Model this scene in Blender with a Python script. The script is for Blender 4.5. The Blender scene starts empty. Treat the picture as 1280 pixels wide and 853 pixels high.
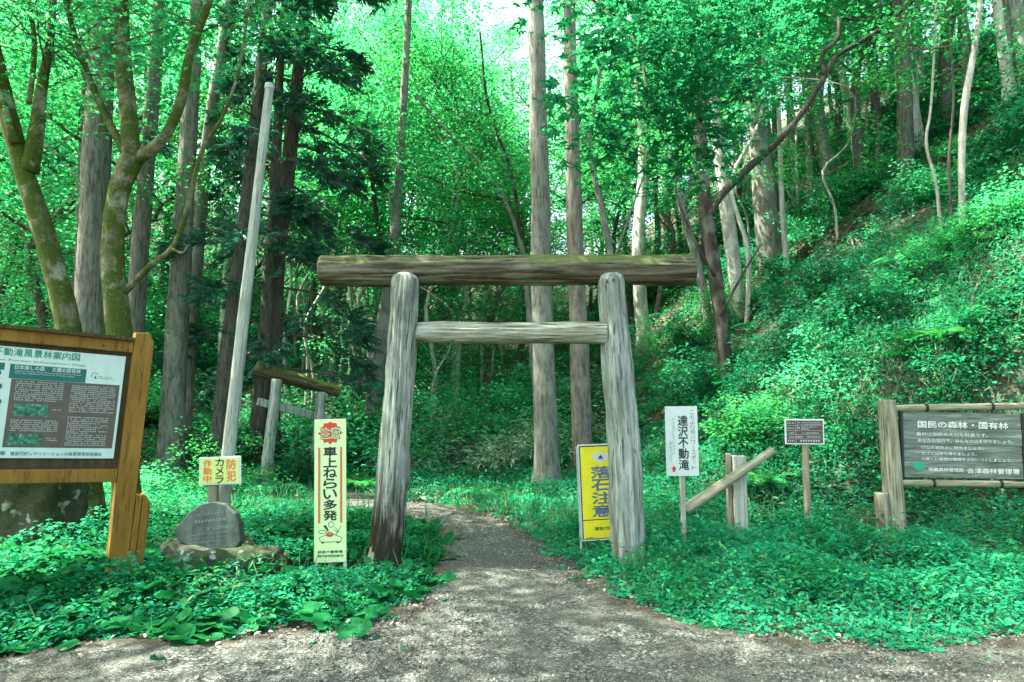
import bpy, math, random
import numpy as np
from mathutils import Vector, Matrix, noise as mnoise

# ------------------------------------------------------------------ camera, sky, sun, exposure
S = bpy.context.scene
COL = S.collection
PITCH = math.radians(5.0)
EYE = 1.5
FPX = 853.0
cam_d = bpy.data.cameras.new("camera")
cam = bpy.data.objects.new("camera", cam_d)
COL.objects.link(cam)
cam_d.sensor_width = 36.0
cam_d.lens = FPX / 1280.0 * 36.0
cam_d.clip_start = 0.05
cam_d.clip_end = 2000
cam.location = (0, 0, EYE)
cam.rotation_euler = (math.radians(90) + PITCH, 0, 0)
S.camera = cam

SUN = Vector((-0.56, 0.05, 1.0)).normalized()          # towards the sun
W = bpy.data.worlds.new("World")
S.world = W
W.use_nodes = True
nt = W.node_tree
sky = nt.nodes.new("ShaderNodeTexSky")
sky.sky_type = 'NISHITA'
sky.sun_disc = False
sky.dust_density = 4.0
sky.ozone_density = 0.6
sky.sun_elevation = math.asin(SUN.z)
sky.sun_rotation = math.atan2(SUN.x, SUN.y)
bg = nt.nodes["Background"]
tint = nt.nodes.new("ShaderNodeMix")
tint.data_type = 'RGBA'
tint.blend_type = 'MULTIPLY'
tint.inputs[0].default_value = 1.0
tint.inputs[7].default_value = (1.0, .99, .84, 1)       # milky, slightly warm cloud-veiled sky
nt.links.new(sky.outputs[0], tint.inputs[6])
nt.links.new(tint.outputs[2], bg.inputs[0])
bg.inputs[1].default_value = 0.15
sd = bpy.data.lights.new("sun", 'SUN')
sd.energy = 5.0
sd.angle = math.radians(0.5)
sd.color = (1.0, 0.95, 0.86)
so = bpy.data.objects.new("sun", sd)
COL.objects.link(so)
so.rotation_euler = (-SUN).to_track_quat('-Z', 'Y').to_euler()
S.view_settings.view_transform = 'Standard'
S.view_settings.look = 'None'
S.view_settings.gamma = 1
S.view_settings.use_curve_mapping = False
S.view_settings.exposure = 2.9
S.cycles.max_bounces = 8
S.cycles.diffuse_bounces = 5
S.cycles.transmission_bounces = 5
S.cycles.glossy_bounces = 2
S.cycles.sample_clamp_indirect = 8.0
S.cycles.use_denoising = True

RNG = np.random.default_rng(11)
random.seed(5)

# ------------------------------------------------------------------ geometry helpers
CP, SP = math.cos(PITCH), math.sin(PITCH)


def ray(px, py):
    xc = (px - 640) / FPX
    yc = (426.5 - py) / FPX
    return Vector((xc, CP - yc * SP, SP + yc * CP))


def P(px, py, Y):
    """the point seen at photo position px, py that lies Y metres ahead"""
    d = ray(px, py)
    t = Y / d.y
    return Vector((d.x * t, Y, EYE + d.z * t))


XF = np.array([[-8, 17], [0, 12.5], [4, 9.0], [6, 6.6], [7, 5.3], [7.7, 4.3], [8.5, 3.1], [10, 2.3], [12, 1.75], [14, 1.6], [20, 1.9],
               [30, 3.2], [60, 9], [300, 60]], float)


def softplus(s, w):
    return w * np.logaddexp(0, s / w)


def Hn(x, y):
    x = np.asarray(x, float)
    y = np.asarray(y, float)
    g = 0.14 * softplus(y - 12.0, 0.7) + 0.22 * softplus(y - 19, 2.0) - 0.30 * softplus(y - 56, 5)
    left = 0.25 * softplus(-x - 7.5, 1.0) * np.clip((y - 6) / 6, 0, 1)
    s = x - np.interp(y, XF[:, 0], XF[:, 1])
    hill = 0.86 * softplus(s, 0.45) - 0.55 * softplus(s - 13.5, 1.5)
    lump = 0.10 * np.sin(1.7 * x + .4) * np.sin(1.3 * y + 1) + 0.06 * np.sin(3.1 * x + 1.9 * y)
    amt = np.clip(hill + np.maximum(g - .1, 0) + left, 0, 1.5)
    return g + left + hill + lump * amt * 1.1


def H(x, y):
    return float(Hn(x, y))


def ground_at(px, py):
    d = ray(px, py)
    lo = 2.0
    t = lo
    while t < 200:
        q = Vector((0, 0, EYE)) + d * t
        if q.z < H(q.x, q.y):
            break
        t += 0.05
    return Vector((0, 0, EYE)) + d * t


def link(o, parent=None):
    COL.objects.link(o)
    if parent is not None:
        o.parent = parent
    return o


def tag(o, label=None, cat=None, group=None, kind=None):
    if label:
        o["label"] = label
    if cat:
        o["category"] = cat
    if group:
        o["group"] = group
    if kind:
        o["kind"] = kind
    return o


def empty(name, loc=(0, 0, 0), label=None, cat=None, group=None, mat=None):
    o = bpy.data.objects.new(name, None)
    COL.objects.link(o)
    if mat is not None:
        o.matrix_world = mat
    else:
        o.location = loc
    o.empty_display_size = 0.1
    return tag(o, label, cat, group)


def np_mesh(name, verts, tris, mat, parent=None, smooth=False, quads=None, loc=None):
    me = bpy.data.meshes.new(name)
    verts = np.ascontiguousarray(verts, dtype=np.float32)
    nl = 0
    loops = []
    starts = []
    for f in (tris, quads):
        if f is None or len(f) == 0:
            continue
        f = np.asarray(f, dtype=np.int32)
        k = f.shape[1]
        starts.append(nl + np.arange(len(f), dtype=np.int32) * k)
        loops.append(f.ravel())
        nl += f.size
    loops = np.concatenate(loops)
    starts = np.concatenate(starts)
    me.vertices.add(len(verts))
    me.vertices.foreach_set("co", verts.ravel())
    me.loops.add(nl)
    me.loops.foreach_set("vertex_index", loops)
    me.polygons.add(len(starts))
    me.polygons.foreach_set("loop_start", starts)
    me.update(calc_edges=True)
    me.polygons.foreach_set("use_smooth", np.full(len(starts), smooth, dtype=bool))
    if mat is not None:
        me.materials.append(mat)
    o = bpy.data.objects.new(name, me)
    if loc is not None:
        o.location = loc
    return link(o, parent)


class MB:
    def __init__(self):
        self.v = []
        self.f = []

    def quad(self, a, b, c, d):
        i = len(self.v)
        self.v += [tuple(a), tuple(b), tuple(c), tuple(d)]
        self.f.append((i, i + 1, i + 2, i + 3))

    def box(self, c, s, rot=None, jitter=0):
        i = len(self.v)
        for dx in (-.5, .5):
            for dy in (-.5, .5):
                for dz in (-.5, .5):
                    p = Vector((dx * s[0], dy * s[1], dz * s[2]))
                    if rot is not None:
                        p = rot @ p
                    self.v.append(tuple(p + Vector(c)))
        for q in ((0, 1, 3, 2), (4, 6, 7, 5), (0, 4, 5, 1), (2, 3, 7, 6), (0, 2, 6, 4), (1, 5, 7, 3)):
            self.f.append(tuple(i + k for k in q))

    def prism(self, outline, y0, y1):
        """outline in local x,z, extruded from y0 to y1"""
        i = len(self.v)
        n = len(outline)
        self.v += [(x, y0, z) for x, z in outline] + [(x, y1, z) for x, z in outline]
        self.f.append(tuple(range(i, i + n)))
        self.f.append(tuple(range(i + 2 * n - 1, i + n - 1, -1)))
        for k in range(n):
            k2 = (k + 1) % n
            self.f.append((i + k2, i + k, i + n + k, i + n + k2))

    def tube(self, pts, rad, seg=10, rough=0.0, freq=3.0, seed=0.0, cap=True, round_end=False):
        pts = [Vector(p) for p in pts]
        n = len(pts)
        base = len(self.v)
        up = None
        for k in range(n):
            t = (pts[min(k + 1, n - 1)] - pts[max(k - 1, 0)]).normalized()
            if up is None:
                up = t.orthogonal().normalized()
            else:
                up = (up - t * up.dot(t))
                up = up.normalized() if up.length > 1e-6 else t.orthogonal().normalized()
            side = t.cross(up)
            for j in range(seg):
                a = 2 * math.pi * j / seg
                dirn = up * math.cos(a) + side * math.sin(a)
                r = rad[k]
                if rough:
                    q = pts[k] + dirn * r
                    r *= 1 + rough * mnoise.noise(Vector((dirn.x * freq + seed, dirn.y * freq, q.z * 0.8 + dirn.z * freq + seed)))
                self.v.append(tuple(pts[k] + dirn * r))
        for k in range(n - 1):
            for j in range(seg):
                j2 = (j + 1) % seg
                self.f.append((base + k * seg + j, base + k * seg + j2, base + (k + 1) * seg + j2, base + (k + 1) * seg + j))
        if cap:
            self.f.append(tuple(base + j for j in range(seg - 1, -1, -1)))
            self.f.append(tuple(base + (n - 1) * seg + j for j in range(seg)))

    def build(self, name, mat, parent=None, smooth=False, bevel=0):
        me = bpy.data.meshes.new(name)
        me.from_pydata(self.v, [], self.f)
        me.update()
        if smooth:
            me.polygons.foreach_set("use_smooth", [True] * len(me.polygons))
        if mat is not None:
            me.materials.append(mat)
        o = bpy.data.objects.new(name, me)
        link(o, parent)
        if bevel:
            b = o.modifiers.new("bevel", 'BEVEL')
            b.width = bevel
            b.segments = 2
            b.limit_method = 'ANGLE'
        return o


def spline(pts, n):
    """Catmull-Rom through pts (Vectors), n samples per span"""
    pts = [Vector(p) for p in pts]
    q = [pts[0] * 2 - pts[1]] + pts + [pts[-1] * 2 - pts[-2]]
    out = []
    for i in range(1, len(q) - 2):
        p0, p1, p2, p3 = q[i - 1], q[i], q[i + 1], q[i + 2]
        for k in range(n):
            t = k / n
            out.append(0.5 * ((2 * p1) + (p2 - p0) * t + (2 * p0 - 5 * p1 + 4 * p2 - p3) * t * t + (3 * p1 - p0 - 3 * p2 + p3) * t ** 3))
    out.append(pts[-1])
    return out


def lerp_list(vals, n):
    out = []
    for i in range(len(vals) - 1):
        for k in range(n):
            out.append(vals[i] + (vals[i + 1] - vals[i]) * k / n)
    out.append(vals[-1])
    return out


# ------------------------------------------------------------------ materials
def mat_new(name):
    m = bpy.data.materials.new(name)
    m.use_nodes = True
    t = m.node_tree
    return m, t, t.nodes["Principled BSDF"], t.nodes["Material Output"]


def N(t, kind, **kw):
    n = t.nodes.new(kind)
    for k, v in kw.items():
        if k.startswith("i_"):
            key = k[2:]
            n.inputs[int(key) if key.isdigit() else key].default_value = v
        else:
            setattr(n, k, v)
    return n


def ramp(t, src, stops, interp='LINEAR'):
    r = t.nodes.new("ShaderNodeValToRGB")
    r.color_ramp.interpolation = interp
    e = r.color_ramp.elements
    while len(e) < len(stops):
        e.new(0.5)
    for el, (p, c) in zip(e, stops):
        el.position = p
        el.color = (*c, 1) if len(c) == 3 else c
    t.links.new(src, r.inputs[0])
    return r.outputs[0]


def mix(t, fac, a, b, mode='MIX'):
    m = t.nodes.new("ShaderNodeMix")
    m.data_type = 'RGBA'
    m.blend_type = mode
    for sock, val in ((m.inputs[0], fac), (m.inputs[6], a), (m.inputs[7], b)):
        if isinstance(val, (int, float)):
            sock.default_value = val
        elif isinstance(val, tuple):
            sock.default_value = (*val, 1)
        else:
            t.links.new(val, sock)
    return m.outputs[2]


def coords(t, scale, kind="Object"):
    c = t.nodes.new("ShaderNodeTexCoord")
    m = t.nodes.new("ShaderNodeMapping")
    m.inputs["Scale"].default_value = scale
    t.links.new(c.outputs[kind], m.inputs[0])
    return m.outputs[0]


def tnoise(t, vec, scale, detail=4, rough=0.6):
    n = N(t, "ShaderNodeTexNoise", i_Scale=scale, i_Detail=detail, i_Roughness=rough)
    t.links.new(vec, n.inputs["Vector"])
    return n.outputs["Fac"]


def bump(t, bs, h, strength, dist):
    b = N(t, "ShaderNodeBump", i_Strength=strength, i_Distance=dist)
    t.links.new(h, b.inputs["Height"])
    t.links.new(b.outputs[0], bs.inputs["Normal"])


def plain(name, col, rough=0.6, grime=0.12, spec=0.3):
    m, t, b, o = mat_new(name)
    v = coords(t, (1, 1, 1))
    n = tnoise(t, v, 9, 6, .7)
    c = ramp(t, n, [(0.3, tuple(x * (1 - grime * 2.2) for x in col)), (0.62, col)])
    st = tnoise(t, coords(t, (26, 26, 2.2)), 1.0, 5, .7)
    c = mix(t, ramp(t, st, [(.52, (0, 0, 0)), (.74, (min(.6, grime * 4),) * 3)]), c, tuple(x * .45 for x in col))
    t.links.new(c, b.inputs["Base Color"])
    b.inputs["Roughness"].default_value = rough
    b.inputs["Specular IOR Level"].default_value = spec
    return m


def leaf_mat(name, cols, trans=0.42, tcol=None, rough=0.5, gloss=0.07):
    """cols: stops over the per-leaf random value"""
    m, t, b, o = mat_new(name)
    t.nodes.remove(b)
    g = t.nodes.new("ShaderNodeNewGeometry")
    oi = t.nodes.new("ShaderNodeObjectInfo")
    st = [(i / max(1, len(cols) - 1), c) for i, c in enumerate(cols)]
    c = ramp(t, g.outputs["Random Per Island"], st)
    # each plant its own tone
    hs = N(t, "ShaderNodeHueSaturation")
    mr = N(t, "ShaderNodeMapRange", i_3=0.72, i_4=1.25)
    t.links.new(oi.outputs["Random"], mr.inputs[0])
    t.links.new(mr.outputs[0], hs.inputs["Value"])
    mr2 = N(t, "ShaderNodeMapRange", i_3=0.478, i_4=0.524)
    t.links.new(oi.outputs["Random"], mr2.inputs[0])
    t.links.new(mr2.outputs[0], hs.inputs["Hue"])
    t.links.new(c, hs.inputs["Color"])
    d = t.nodes.new("ShaderNodeBsdfDiffuse")
    t.links.new(hs.outputs[0], d.inputs[0])
    tr = t.nodes.new("ShaderNodeBsdfTranslucent")
    tc = mix(t, 1.0, hs.outputs[0], tcol or (1.9, 1.75, 1.35), 'MULTIPLY')
    t.links.new(tc, tr.inputs[0])
    gl = N(t, "ShaderNodeBsdfGlossy", i_Roughness=rough)
    gl.inputs[0].default_value = (.85, .95, .9, 1)
    m1 = N(t, "ShaderNodeMixShader", i_0=trans)
    t.links.new(d.outputs[0], m1.inputs[1])
    t.links.new(tr.outputs[0], m1.inputs[2])
    m2 = N(t, "ShaderNodeMixShader", i_0=gloss)
    t.links.new(m1.outputs[0], m2.inputs[1])
    t.links.new(gl.outputs[0], m2.inputs[2])
    t.links.new(m2.outputs[0], o.inputs[0])
    return m


LEAF = leaf_mat("broad_leaf", [(.014, .180, .066), (.020, .245, .092), (.032, .285, .105), (.075, .320, .105)], .52, gloss=.008)
LEAF_DARK = leaf_mat("dark_leaf", [(.008, .085, .038), (.010, .125, .055), (.014, .155, .065)], .42, gloss=.008)
LEAF_NEEDLE = leaf_mat("cedar_needle", [(.007, .062, .036), (.009, .090, .050), (.013, .115, .060), (.03, .06, .03)], .22, gloss=.04)
LEAF_HERB = leaf_mat("herb_leaf", [(.006, .120, .048), (.009, .170, .070), (.014, .215, .080), (.045, .240, .075)], .44, gloss=.003)
LEAF_BIG = leaf_mat("butterbur_leaf", [(.006, .105, .042), (.009, .145, .060), (.014, .180, .072)], .36, gloss=.004)
LEAF_GRASS = leaf_mat("grass_blade", [(.010, .115, .045), (.015, .16, .06), (.03, .17, .06), (.14, .19, .09)], .35, gloss=.02)
LEAF_PALE = leaf_mat("bamboo_grass_leaf", [(.02, .13, .06), (.03, .19, .09), (.10, .22, .12), (.30, .36, .24)], .35, gloss=.1)
LITTER = leaf_mat("dead_leaf", [(.045, .03, .02), (.10, .07, .045), (.15, .108, .075), (.20, .155, .11)], .15)


def wood_mat(name, light, dark, crack, rough=0.85, grain=14, moss=None, rot=None, rot_h=0.0, strength=.5):
    m, t, b, o = mat_new(name)
    v1 = coords(t, (grain * 1.6, grain * 1.6, 1.9))
    n1 = tnoise(t, v1, 1.0, 6, .65)
    v2 = coords(t, (grain * 4.0, grain * 4.0, 2.6))
    n2 = tnoise(t, v2, 1.0, 5, .7)
    v3 = coords(t, (2.2, 2.2, 1.4))
    n3 = tnoise(t, v3, 1.0, 4, .6)
    c = ramp(t, n1, [(0.38, dark), (0.50, tuple(.5 * (a + q) for a, q in zip(light, dark))), (0.62, light)])
    c = mix(t, ramp(t, n3, [(0.44, (0, 0, 0)), (0.66, (.8, .8, .8))]), c, dark)
    ck = ramp(t, n2, [(0.37, (1, 1, 1)), (0.45, (0, 0, 0))])
    c = mix(t, ck, c, crack)
    if rot:
        tc = t.nodes.new("ShaderNodeTexCoord")
        sx = t.nodes.new("ShaderNodeSeparateXYZ")
        t.links.new(tc.outputs["Object"], sx.inputs[0])
        ad = N(t, "ShaderNodeMath", operation='MULTIPLY_ADD', i_1=1.5)
        t.links.new(n1, ad.inputs[0])
        t.links.new(sx.outputs[2], ad.inputs[2])
        mr = N(t, "ShaderNodeMapRange", i_1=rot_h + .62, i_2=rot_h + 1.0, i_3=1.0, i_4=0.0)
        t.links.new(ad.outputs[0], mr.inputs[0])
        c = mix(t, mr.outputs[0], c, rot)
    if moss:
        g = t.nodes.new("ShaderNodeNewGeometry")
        sx = t.nodes.new("ShaderNodeSeparateXYZ")
        t.links.new(g.outputs["Normal"], sx.inputs[0])
        v4 = coords(t, (1, 1, 1))
        n4 = tnoise(t, v4, 2.6, 7, .7)
        ma = N(t, "ShaderNodeMath", operation='MULTIPLY_ADD', i_1=.42)
        t.links.new(sx.outputs[2], ma.inputs[0])
        t.links.new(n4, ma.inputs[2])
        f = ramp(t, ma.outputs[0], [(moss[1], (0, 0, 0)), (moss[1] + .16, (1, 1, 1))])
        mc = ramp(t, tnoise(t, v4, 60, 3), [(.35, tuple(.55 * k for k in moss[0])), (.65, moss[0])])
        c = mix(t, f, c, mc)
    t.links.new(c, b.inputs["Base Color"])
    b.inputs["Roughness"].default_value = rough
    b.inputs["Specular IOR Level"].default_value = .2
    hh = mix(t, .5, n1, n2)
    bump(t, b, hh, strength, 0.03)
    return m


GATE_POST = wood_mat("weathered_gate_post", (.36, .40, .33), (.10, .115, .088), (.022, .021, .015), rot=(.026, .023, .012), rot_h=.55)
GATE_POST2 = wood_mat("weathered_gate_post_pale", (.36, .41, .35), (.125, .148, .12), (.03, .03, .022), rot=(.16, .11, .07), rot_h=.05)
GATE_BEAM = wood_mat("old_beam_wood", (.165, .155, .105), (.044, .037, .02), (.012, .009, .004), moss=((.085, .13, .03), .66), grain=11)
GATE_RAIL = wood_mat("weathered_rail", (.42, .45, .36), (.16, .16, .10), (.04, .035, .02), moss=((.12, .16, .06), 1.02))
POLE_WOOD = wood_mat("pole_wood", (.40, .45, .38), (.22, .25, .205), (.10, .10, .08), grain=22, strength=.25)
STAKE = wood_mat("stake_wood", (.33, .31, .22), (.17, .155, .10), (.07, .06, .04), grain=30, strength=.25)
STAKE_PALE = wood_mat("pale_stake", (.40, .43, .35), (.24, .26, .20), (.2, .2, .15), grain=30, strength=.2)
LOG_WOOD = wood_mat("log_wood", (.34, .34, .24), (.15, .15, .09), (.05, .045, .03), grain=18, strength=.4, moss=((.10, .15, .05), .98))
PLANK = wood_mat("stained_plank", (.265, .148, .026), (.185, .098, .014), (.10, .05, .008), rough=.6, grain=7, strength=.12)
BACKBOARD = wood_mat("brown_backboard", (.075, .055, .03), (.045, .032, .018), (.03, .02, .01), grain=9, strength=.15)
OLD_PANEL = None


def bark_mat(name, light, dark, moss=None, patch=None, grain=16, strength=.8):
    m, t, b, o = mat_new(name)
    v1 = coords(t, (grain, grain, grain * .16))
    n1 = tnoise(t, v1, 1.0, 7, .7)
    v2 = coords(t, (3, 3, 2))
    n2 = tnoise(t, v2, 1.0, 5, .65)
    c = ramp(t, n1, [(0.34, dark), (0.60, light)])
    if patch:
        c = mix(t, ramp(t, n2, [(0.50, (0, 0, 0)), (0.62, (.8, .8, .8))]), c, patch)
    if moss:
        v3 = coords(t, (1, 1, 1))
        n3 = tnoise(t, v3, 3.2, 7, .72)
        mc = ramp(t, tnoise(t, v3, 70, 3), [(.35, tuple(.5 * k for k in moss[0])), (.65, moss[0])])
        c = mix(t, ramp(t, n3, [(moss[1], (0, 0, 0)), (moss[1] + .12, (1, 1, 1))]), c, mc)
    t.links.new(c, b.inputs["Base Color"])
    b.inputs["Roughness"].default_value = .95
    b.inputs["Specular IOR Level"].default_value = .1
    bump(t, b, n1, strength, .04)
    return m


BARK_GREY = bark_mat("grey_bark", (.20, .205, .17), (.065, .067, .052), patch=(.25, .265, .225), grain=24)
BARK_CEDAR = bark_mat("cedar_bark", (.165, .165, .14), (.05, .048, .038), grain=26)
BARK_BROWN = bark_mat("brown_bark", (.118, .112, .092), (.036, .034, .028), grain=26)
BARK_MOSS = bark_mat("mossy_bark", (.20, .185, .12), (.07, .06, .035), moss=((.075, .105, .02), .40), patch=(.30, .31, .24))
BARK_DARK = bark_mat("dark_bark", (.060, .055, .044), (.018, .016, .013), patch=(.13, .13, .105))
BARK_PALE = bark_mat("pale_bark", (.36, .36, .30), (.15, .145, .12), patch=(.46, .47, .42), grain=9, strength=.4)
TWIG = bark_mat("twig_bark", (.14, .12, .09), (.05, .042, .03))


def rock_mat(name, base, dark, moss, lichen, mlev=.5):
    m, t, b, o = mat_new(name)
    v = coords(t, (1, 1, 1))
    n = tnoise(t, v, 6, 8, .7)
    c = ramp(t, n, [(.35, dark), (.62, base)])
    n2 = tnoise(t, v, 2.2, 7, .7)
    mc = ramp(t, tnoise(t, v, 45, 3), [(.35, tuple(.5 * k for k in moss)), (.65, moss)])
    c = mix(t, ramp(t, n2, [(mlev, (0, 0, 0)), (mlev + .12, (1, 1, 1))]), c, mc)
    if lichen:
        n3 = tnoise(t, v, 7.5, 3, .5)
        c = mix(t, ramp(t, n3, [(.62, (0, 0, 0)), (.70, (1, 1, 1))]), c, lichen)
    t.links.new(c, b.inputs["Base Color"])
    b.inputs["Roughness"].default_value = .95
    bump(t, b, n, .7, .06)
    return m


ROCK = rock_mat("mossy_rock", (.08, .08, .06), (.022, .022, .016), (.04, .05, .014), (.27, .31, .25), .42)
ROCK_BASE = rock_mat("plinth_rock", (.06, .064, .048), (.016, .018, .012), (.03, .055, .016), (.30, .36, .30), .38)
SLAB = None


def slab_mat():
    m, t, b, o = mat_new("dark_slab_stone")
    v = coords(t, (1, 1, 1))
    n = tnoise(t, v, 10, 7, .65)
    v2 = coords(t, (14, 14, 1.2))
    n2 = tnoise(t, v2, 1, 4, .6)
    c = ramp(t, n, [(.36, (.018, .030, .021)), (.64, (.055, .082, .06))])
    c = mix(t, ramp(t, n2, [(.5, (0, 0, 0)), (.7, (.7, .7, .7))]), c, (.10, .14, .105))
    t.links.new(c, b.inputs["Base Color"])
    b.inputs["Roughness"].default_value = .6
    bump(t, b, n, .25, .02)
    return m


SLAB = slab_mat()


def ground_mat():
    m, t, b, o = mat_new("forest_floor")
    v = coords(t, (1, 1, 1))
    n1 = tnoise(t, v, 1.3, 6, .6)
    n2 = tnoise(t, v, 22, 6, .75)
    c1 = ramp(t, n2, [(.32, (.030, .024, .016)), (.5, (.085, .062, .042)), (.68, (.17, .128, .09))])
    c2 = ramp(t, n2, [(.32, (.012, .026, .014)), (.55, (.028, .065, .03)), (.7, (.07, .09, .045))])
    c = mix(t, ramp(t, n1, [(.42, (0, 0, 0)), (.58, (1, 1, 1))]), c1, c2)
    t.links.new(c, b.inputs["Base Color"])
    b.inputs["Roughness"].default_value = 1
    bump(t, b, n2, 1.0, .08)
    return m


def gravel_mat():
    m, t, b, o = mat_new("crushed_gravel")
    v = coords(t, (1, 1, 1))
    vo = N(t, "ShaderNodeTexVoronoi", i_Scale=75.0)
    t.links.new(v, vo.inputs["Vector"])
    sep = t.nodes.new("ShaderNodeSeparateColor")
    t.links.new(vo.outputs["Color"], sep.inputs[0])
    c = ramp(t, sep.outputs[0], [(0, (.010, .012, .010)), (.35, (.034, .040, .032)), (.7, (.082, .095, .078)), (1, (.24, .27, .23))])
    vo2 = N(t, "ShaderNodeTexVoronoi", i_Scale=190.0)
    t.links.new(v, vo2.inputs["Vector"])
    sep2 = t.nodes.new("ShaderNodeSeparateColor")
    t.links.new(vo2.outputs["Color"], sep2.inputs[0])
    c2 = ramp(t, sep2.outputs[1], [(0, (.010, .011, .009)), (.5, (.040, .044, .034)), (1, (.16, .175, .145))])
    n1 = tnoise(t, v, 2.4, 5, .6)
    c = mix(t, ramp(t, n1, [(.40, (0, 0, 0)), (.60, (1, 1, 1))]), c, c2)
    n2 = tnoise(t, v, 1.1, 6, .65)
    c = mix(t, ramp(t, n2, [(.50, (0, 0, 0)), (.75, (.45, .45, .45))]), c, (.048, .053, .041))
    at = N(t, "ShaderNodeAttribute", attribute_name="edge")
    n3 = tnoise(t, v, 9, 5, .7)
    ad = N(t, "ShaderNodeMath", operation='MULTIPLY_ADD', i_1=1.4, i_2=-.7)
    t.links.new(n3, ad.inputs[0])
    sm = N(t, "ShaderNodeMath", operation='ADD')
    t.links.new(ad.outputs[0], sm.inputs[0])
    t.links.new(at.outputs["Fac"], sm.inputs[1])
    soil = ramp(t, tnoise(t, v, 40, 4, .7), [(.3, (.022, .021, .014)), (.65, (.075, .068, .048))])
    c = mix(t, ramp(t, sm.outputs[0], [(.35, (0, 0, 0)), (.75, (1, 1, 1))]), soil, c)
    t.links.new(c, b.inputs["Base Color"])
    b.inputs["Roughness"].default_value = .9
    b.inputs["Specular IOR Level"].default_value = .25
    hh = mix(t, .4, vo.outputs["Distance"], vo2.outputs["Distance"])
    bump(t, b, hh, .9, .012)
    return m


# ------------------------------------------------------------------ the ground and the path
def warp(n, lo, hi, fine_lo, fine_hi, share=.62):
    nf = int(n * share)
    a = int((n - nf) * (abs(fine_lo - lo) ** .5) / (abs(fine_lo - lo) ** .5 + abs(hi - fine_hi) ** .5))
    c = n - nf - a
    left = fine_lo - (fine_lo - lo) * (np.linspace(1, 0, a, endpoint=False) ** 2.2)
    right = fine_hi + (hi - fine_hi) * (np.linspace(0, 1, c + 1)[1:] ** 2.2)
    return np.concatenate([left, np.linspace(fine_lo, fine_hi, nf), right])


gx = warp(360, -150, 150, -16, 22)
gy = warp(380, -40, 220, 1, 34)
X, Y = np.meshgrid(gx, gy)
Z = Hn(X, Y)
verts = np.stack([X.ravel(), Y.ravel(), Z.ravel()], 1)
nx, ny = len(gx), len(gy)
idx = np.arange(nx * ny).reshape(ny, nx)
quads = np.stack([idx[:-1, :-1].ravel(), idx[:-1, 1:].ravel(), idx[1:, 1:].ravel(), idx[1:, :-1].ravel()], 1)
ground = np_mesh("ground", verts, None, ground_mat(), smooth=True, quads=quads)
tag(ground, kind="structure")

PATH_PX = [(150, 806), (300, 800), (380, 792), (440, 786), (485, 773), (520, 750), (545, 722), (554, 692), (547, 668), (526, 651), (500, 642),
           (470, 639), (430, 637), (380, 634), (380, 619), (440, 618), (500, 629), (540, 632), (580, 638), (622, 651), (660, 667), (690, 690),
           (715, 712), (745, 735), (790, 758), (835, 776), (900, 791), (1000, 801), (1100, 806), (1280, 800)]
POLY = [(-14, 4.15), (-5, 4.05), (-3.2, 4.1)]
for p in PATH_PX:
    d = ray(*p)
    t_ = -EYE / d.z
    POLY.append((d.x * t_, d.y * t_))
POLY += [(6, 4.5), (14, 5.0), (14, -12), (-14, -12)]
PV = np.array(POLY)


def path_sd(x, y):
    """signed distance to the path's edge, positive inside"""
    x = np.asarray(x, float)
    y = np.asarray(y, float)
    a = PV
    b_ = np.roll(PV, -1, 0)
    dmin = np.full(x.shape, 1e9)
    inside = np.zeros(x.shape, bool)
    for (ax, ay), (bx, by) in zip(a, b_):
        ex, ey = bx - ax, by - ay
        tt = np.clip(((x - ax) * ex + (y - ay) * ey) / (ex * ex + ey * ey), 0, 1)
        dmin = np.minimum(dmin, np.hypot(x - ax - tt * ex, y - ay - tt * ey))
        c = ((ay > y) != (by > y)) & (x < (bx - ax) * (y - ay) / (by - ay + 1e-12) + ax)
        inside ^= c
    return np.where(inside, dmin, -dmin)


px_ = np.arange(-7.0, 7.0, .06)
py_ = np.arange(-6.0, 13.2, .06)
X, Y = np.meshgrid(px_, py_)
sdv = path_sd(X, Y) + .07 * np.sin(X * 5.1 + 2 * np.sin(Y * 3.3)) * np.sin(Y * 4.7) + RNG.normal(0, .012, X.shape)
Z = Hn(X, Y) + 0.018 + RNG.normal(0, .0022, X.shape) + .012 * np.sin(X * 2.2) * np.sin(Y * 1.7)
keep_c = (sdv[:-1, :-1] > -.06)
nx, ny = len(px_), len(py_)
idx = np.arange(nx * ny).reshape(ny, nx)
quads = np.stack([idx[:-1, :-1], idx[:-1, 1:], idx[1:, 1:], idx[1:, :-1]], -1)[keep_c]
used = np.unique(quads)
remap = -np.ones(nx * ny, int)
remap[used] = np.arange(len(used))
V = np.stack([X.ravel(), Y.ravel(), Z.ravel()], 1)[used]
edge = np.clip(sdv.ravel()[used] / .22, 0, 1)
V[:, 2] -= np.clip(.05 - sdv.ravel()[used], 0, .12) * .18
path = np_mesh("gravel_path", V, None, gravel_mat(), smooth=True, quads=remap[quads])
at = path.data.attributes.new("edge", 'FLOAT', 'POINT')
at.data.foreach_set("value", edge.astype(np.float32))
tag(path, kind="structure")

# ------------------------------------------------------------------ leaf templates
T_RHOMB = (np.array([(0, 0, 0), (.31, .48, .09), (0, 1, -.06), (-.31, .48, .09)]), np.array([(0, 1, 2), (0, 2, 3)]))
T_LEAF6 = (np.array([(0, 0, 0), (.27, .26, .07), (.27, .62, .07), (0, 1, -.1), (-.27, .62, .07), (-.27, .26, .07), (0, .5, 0)]),
           np.array([(0, 1, 6), (1, 2, 6), (2, 3, 6), (3, 4, 6), (4, 5, 6), (5, 0, 6)]))


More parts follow.
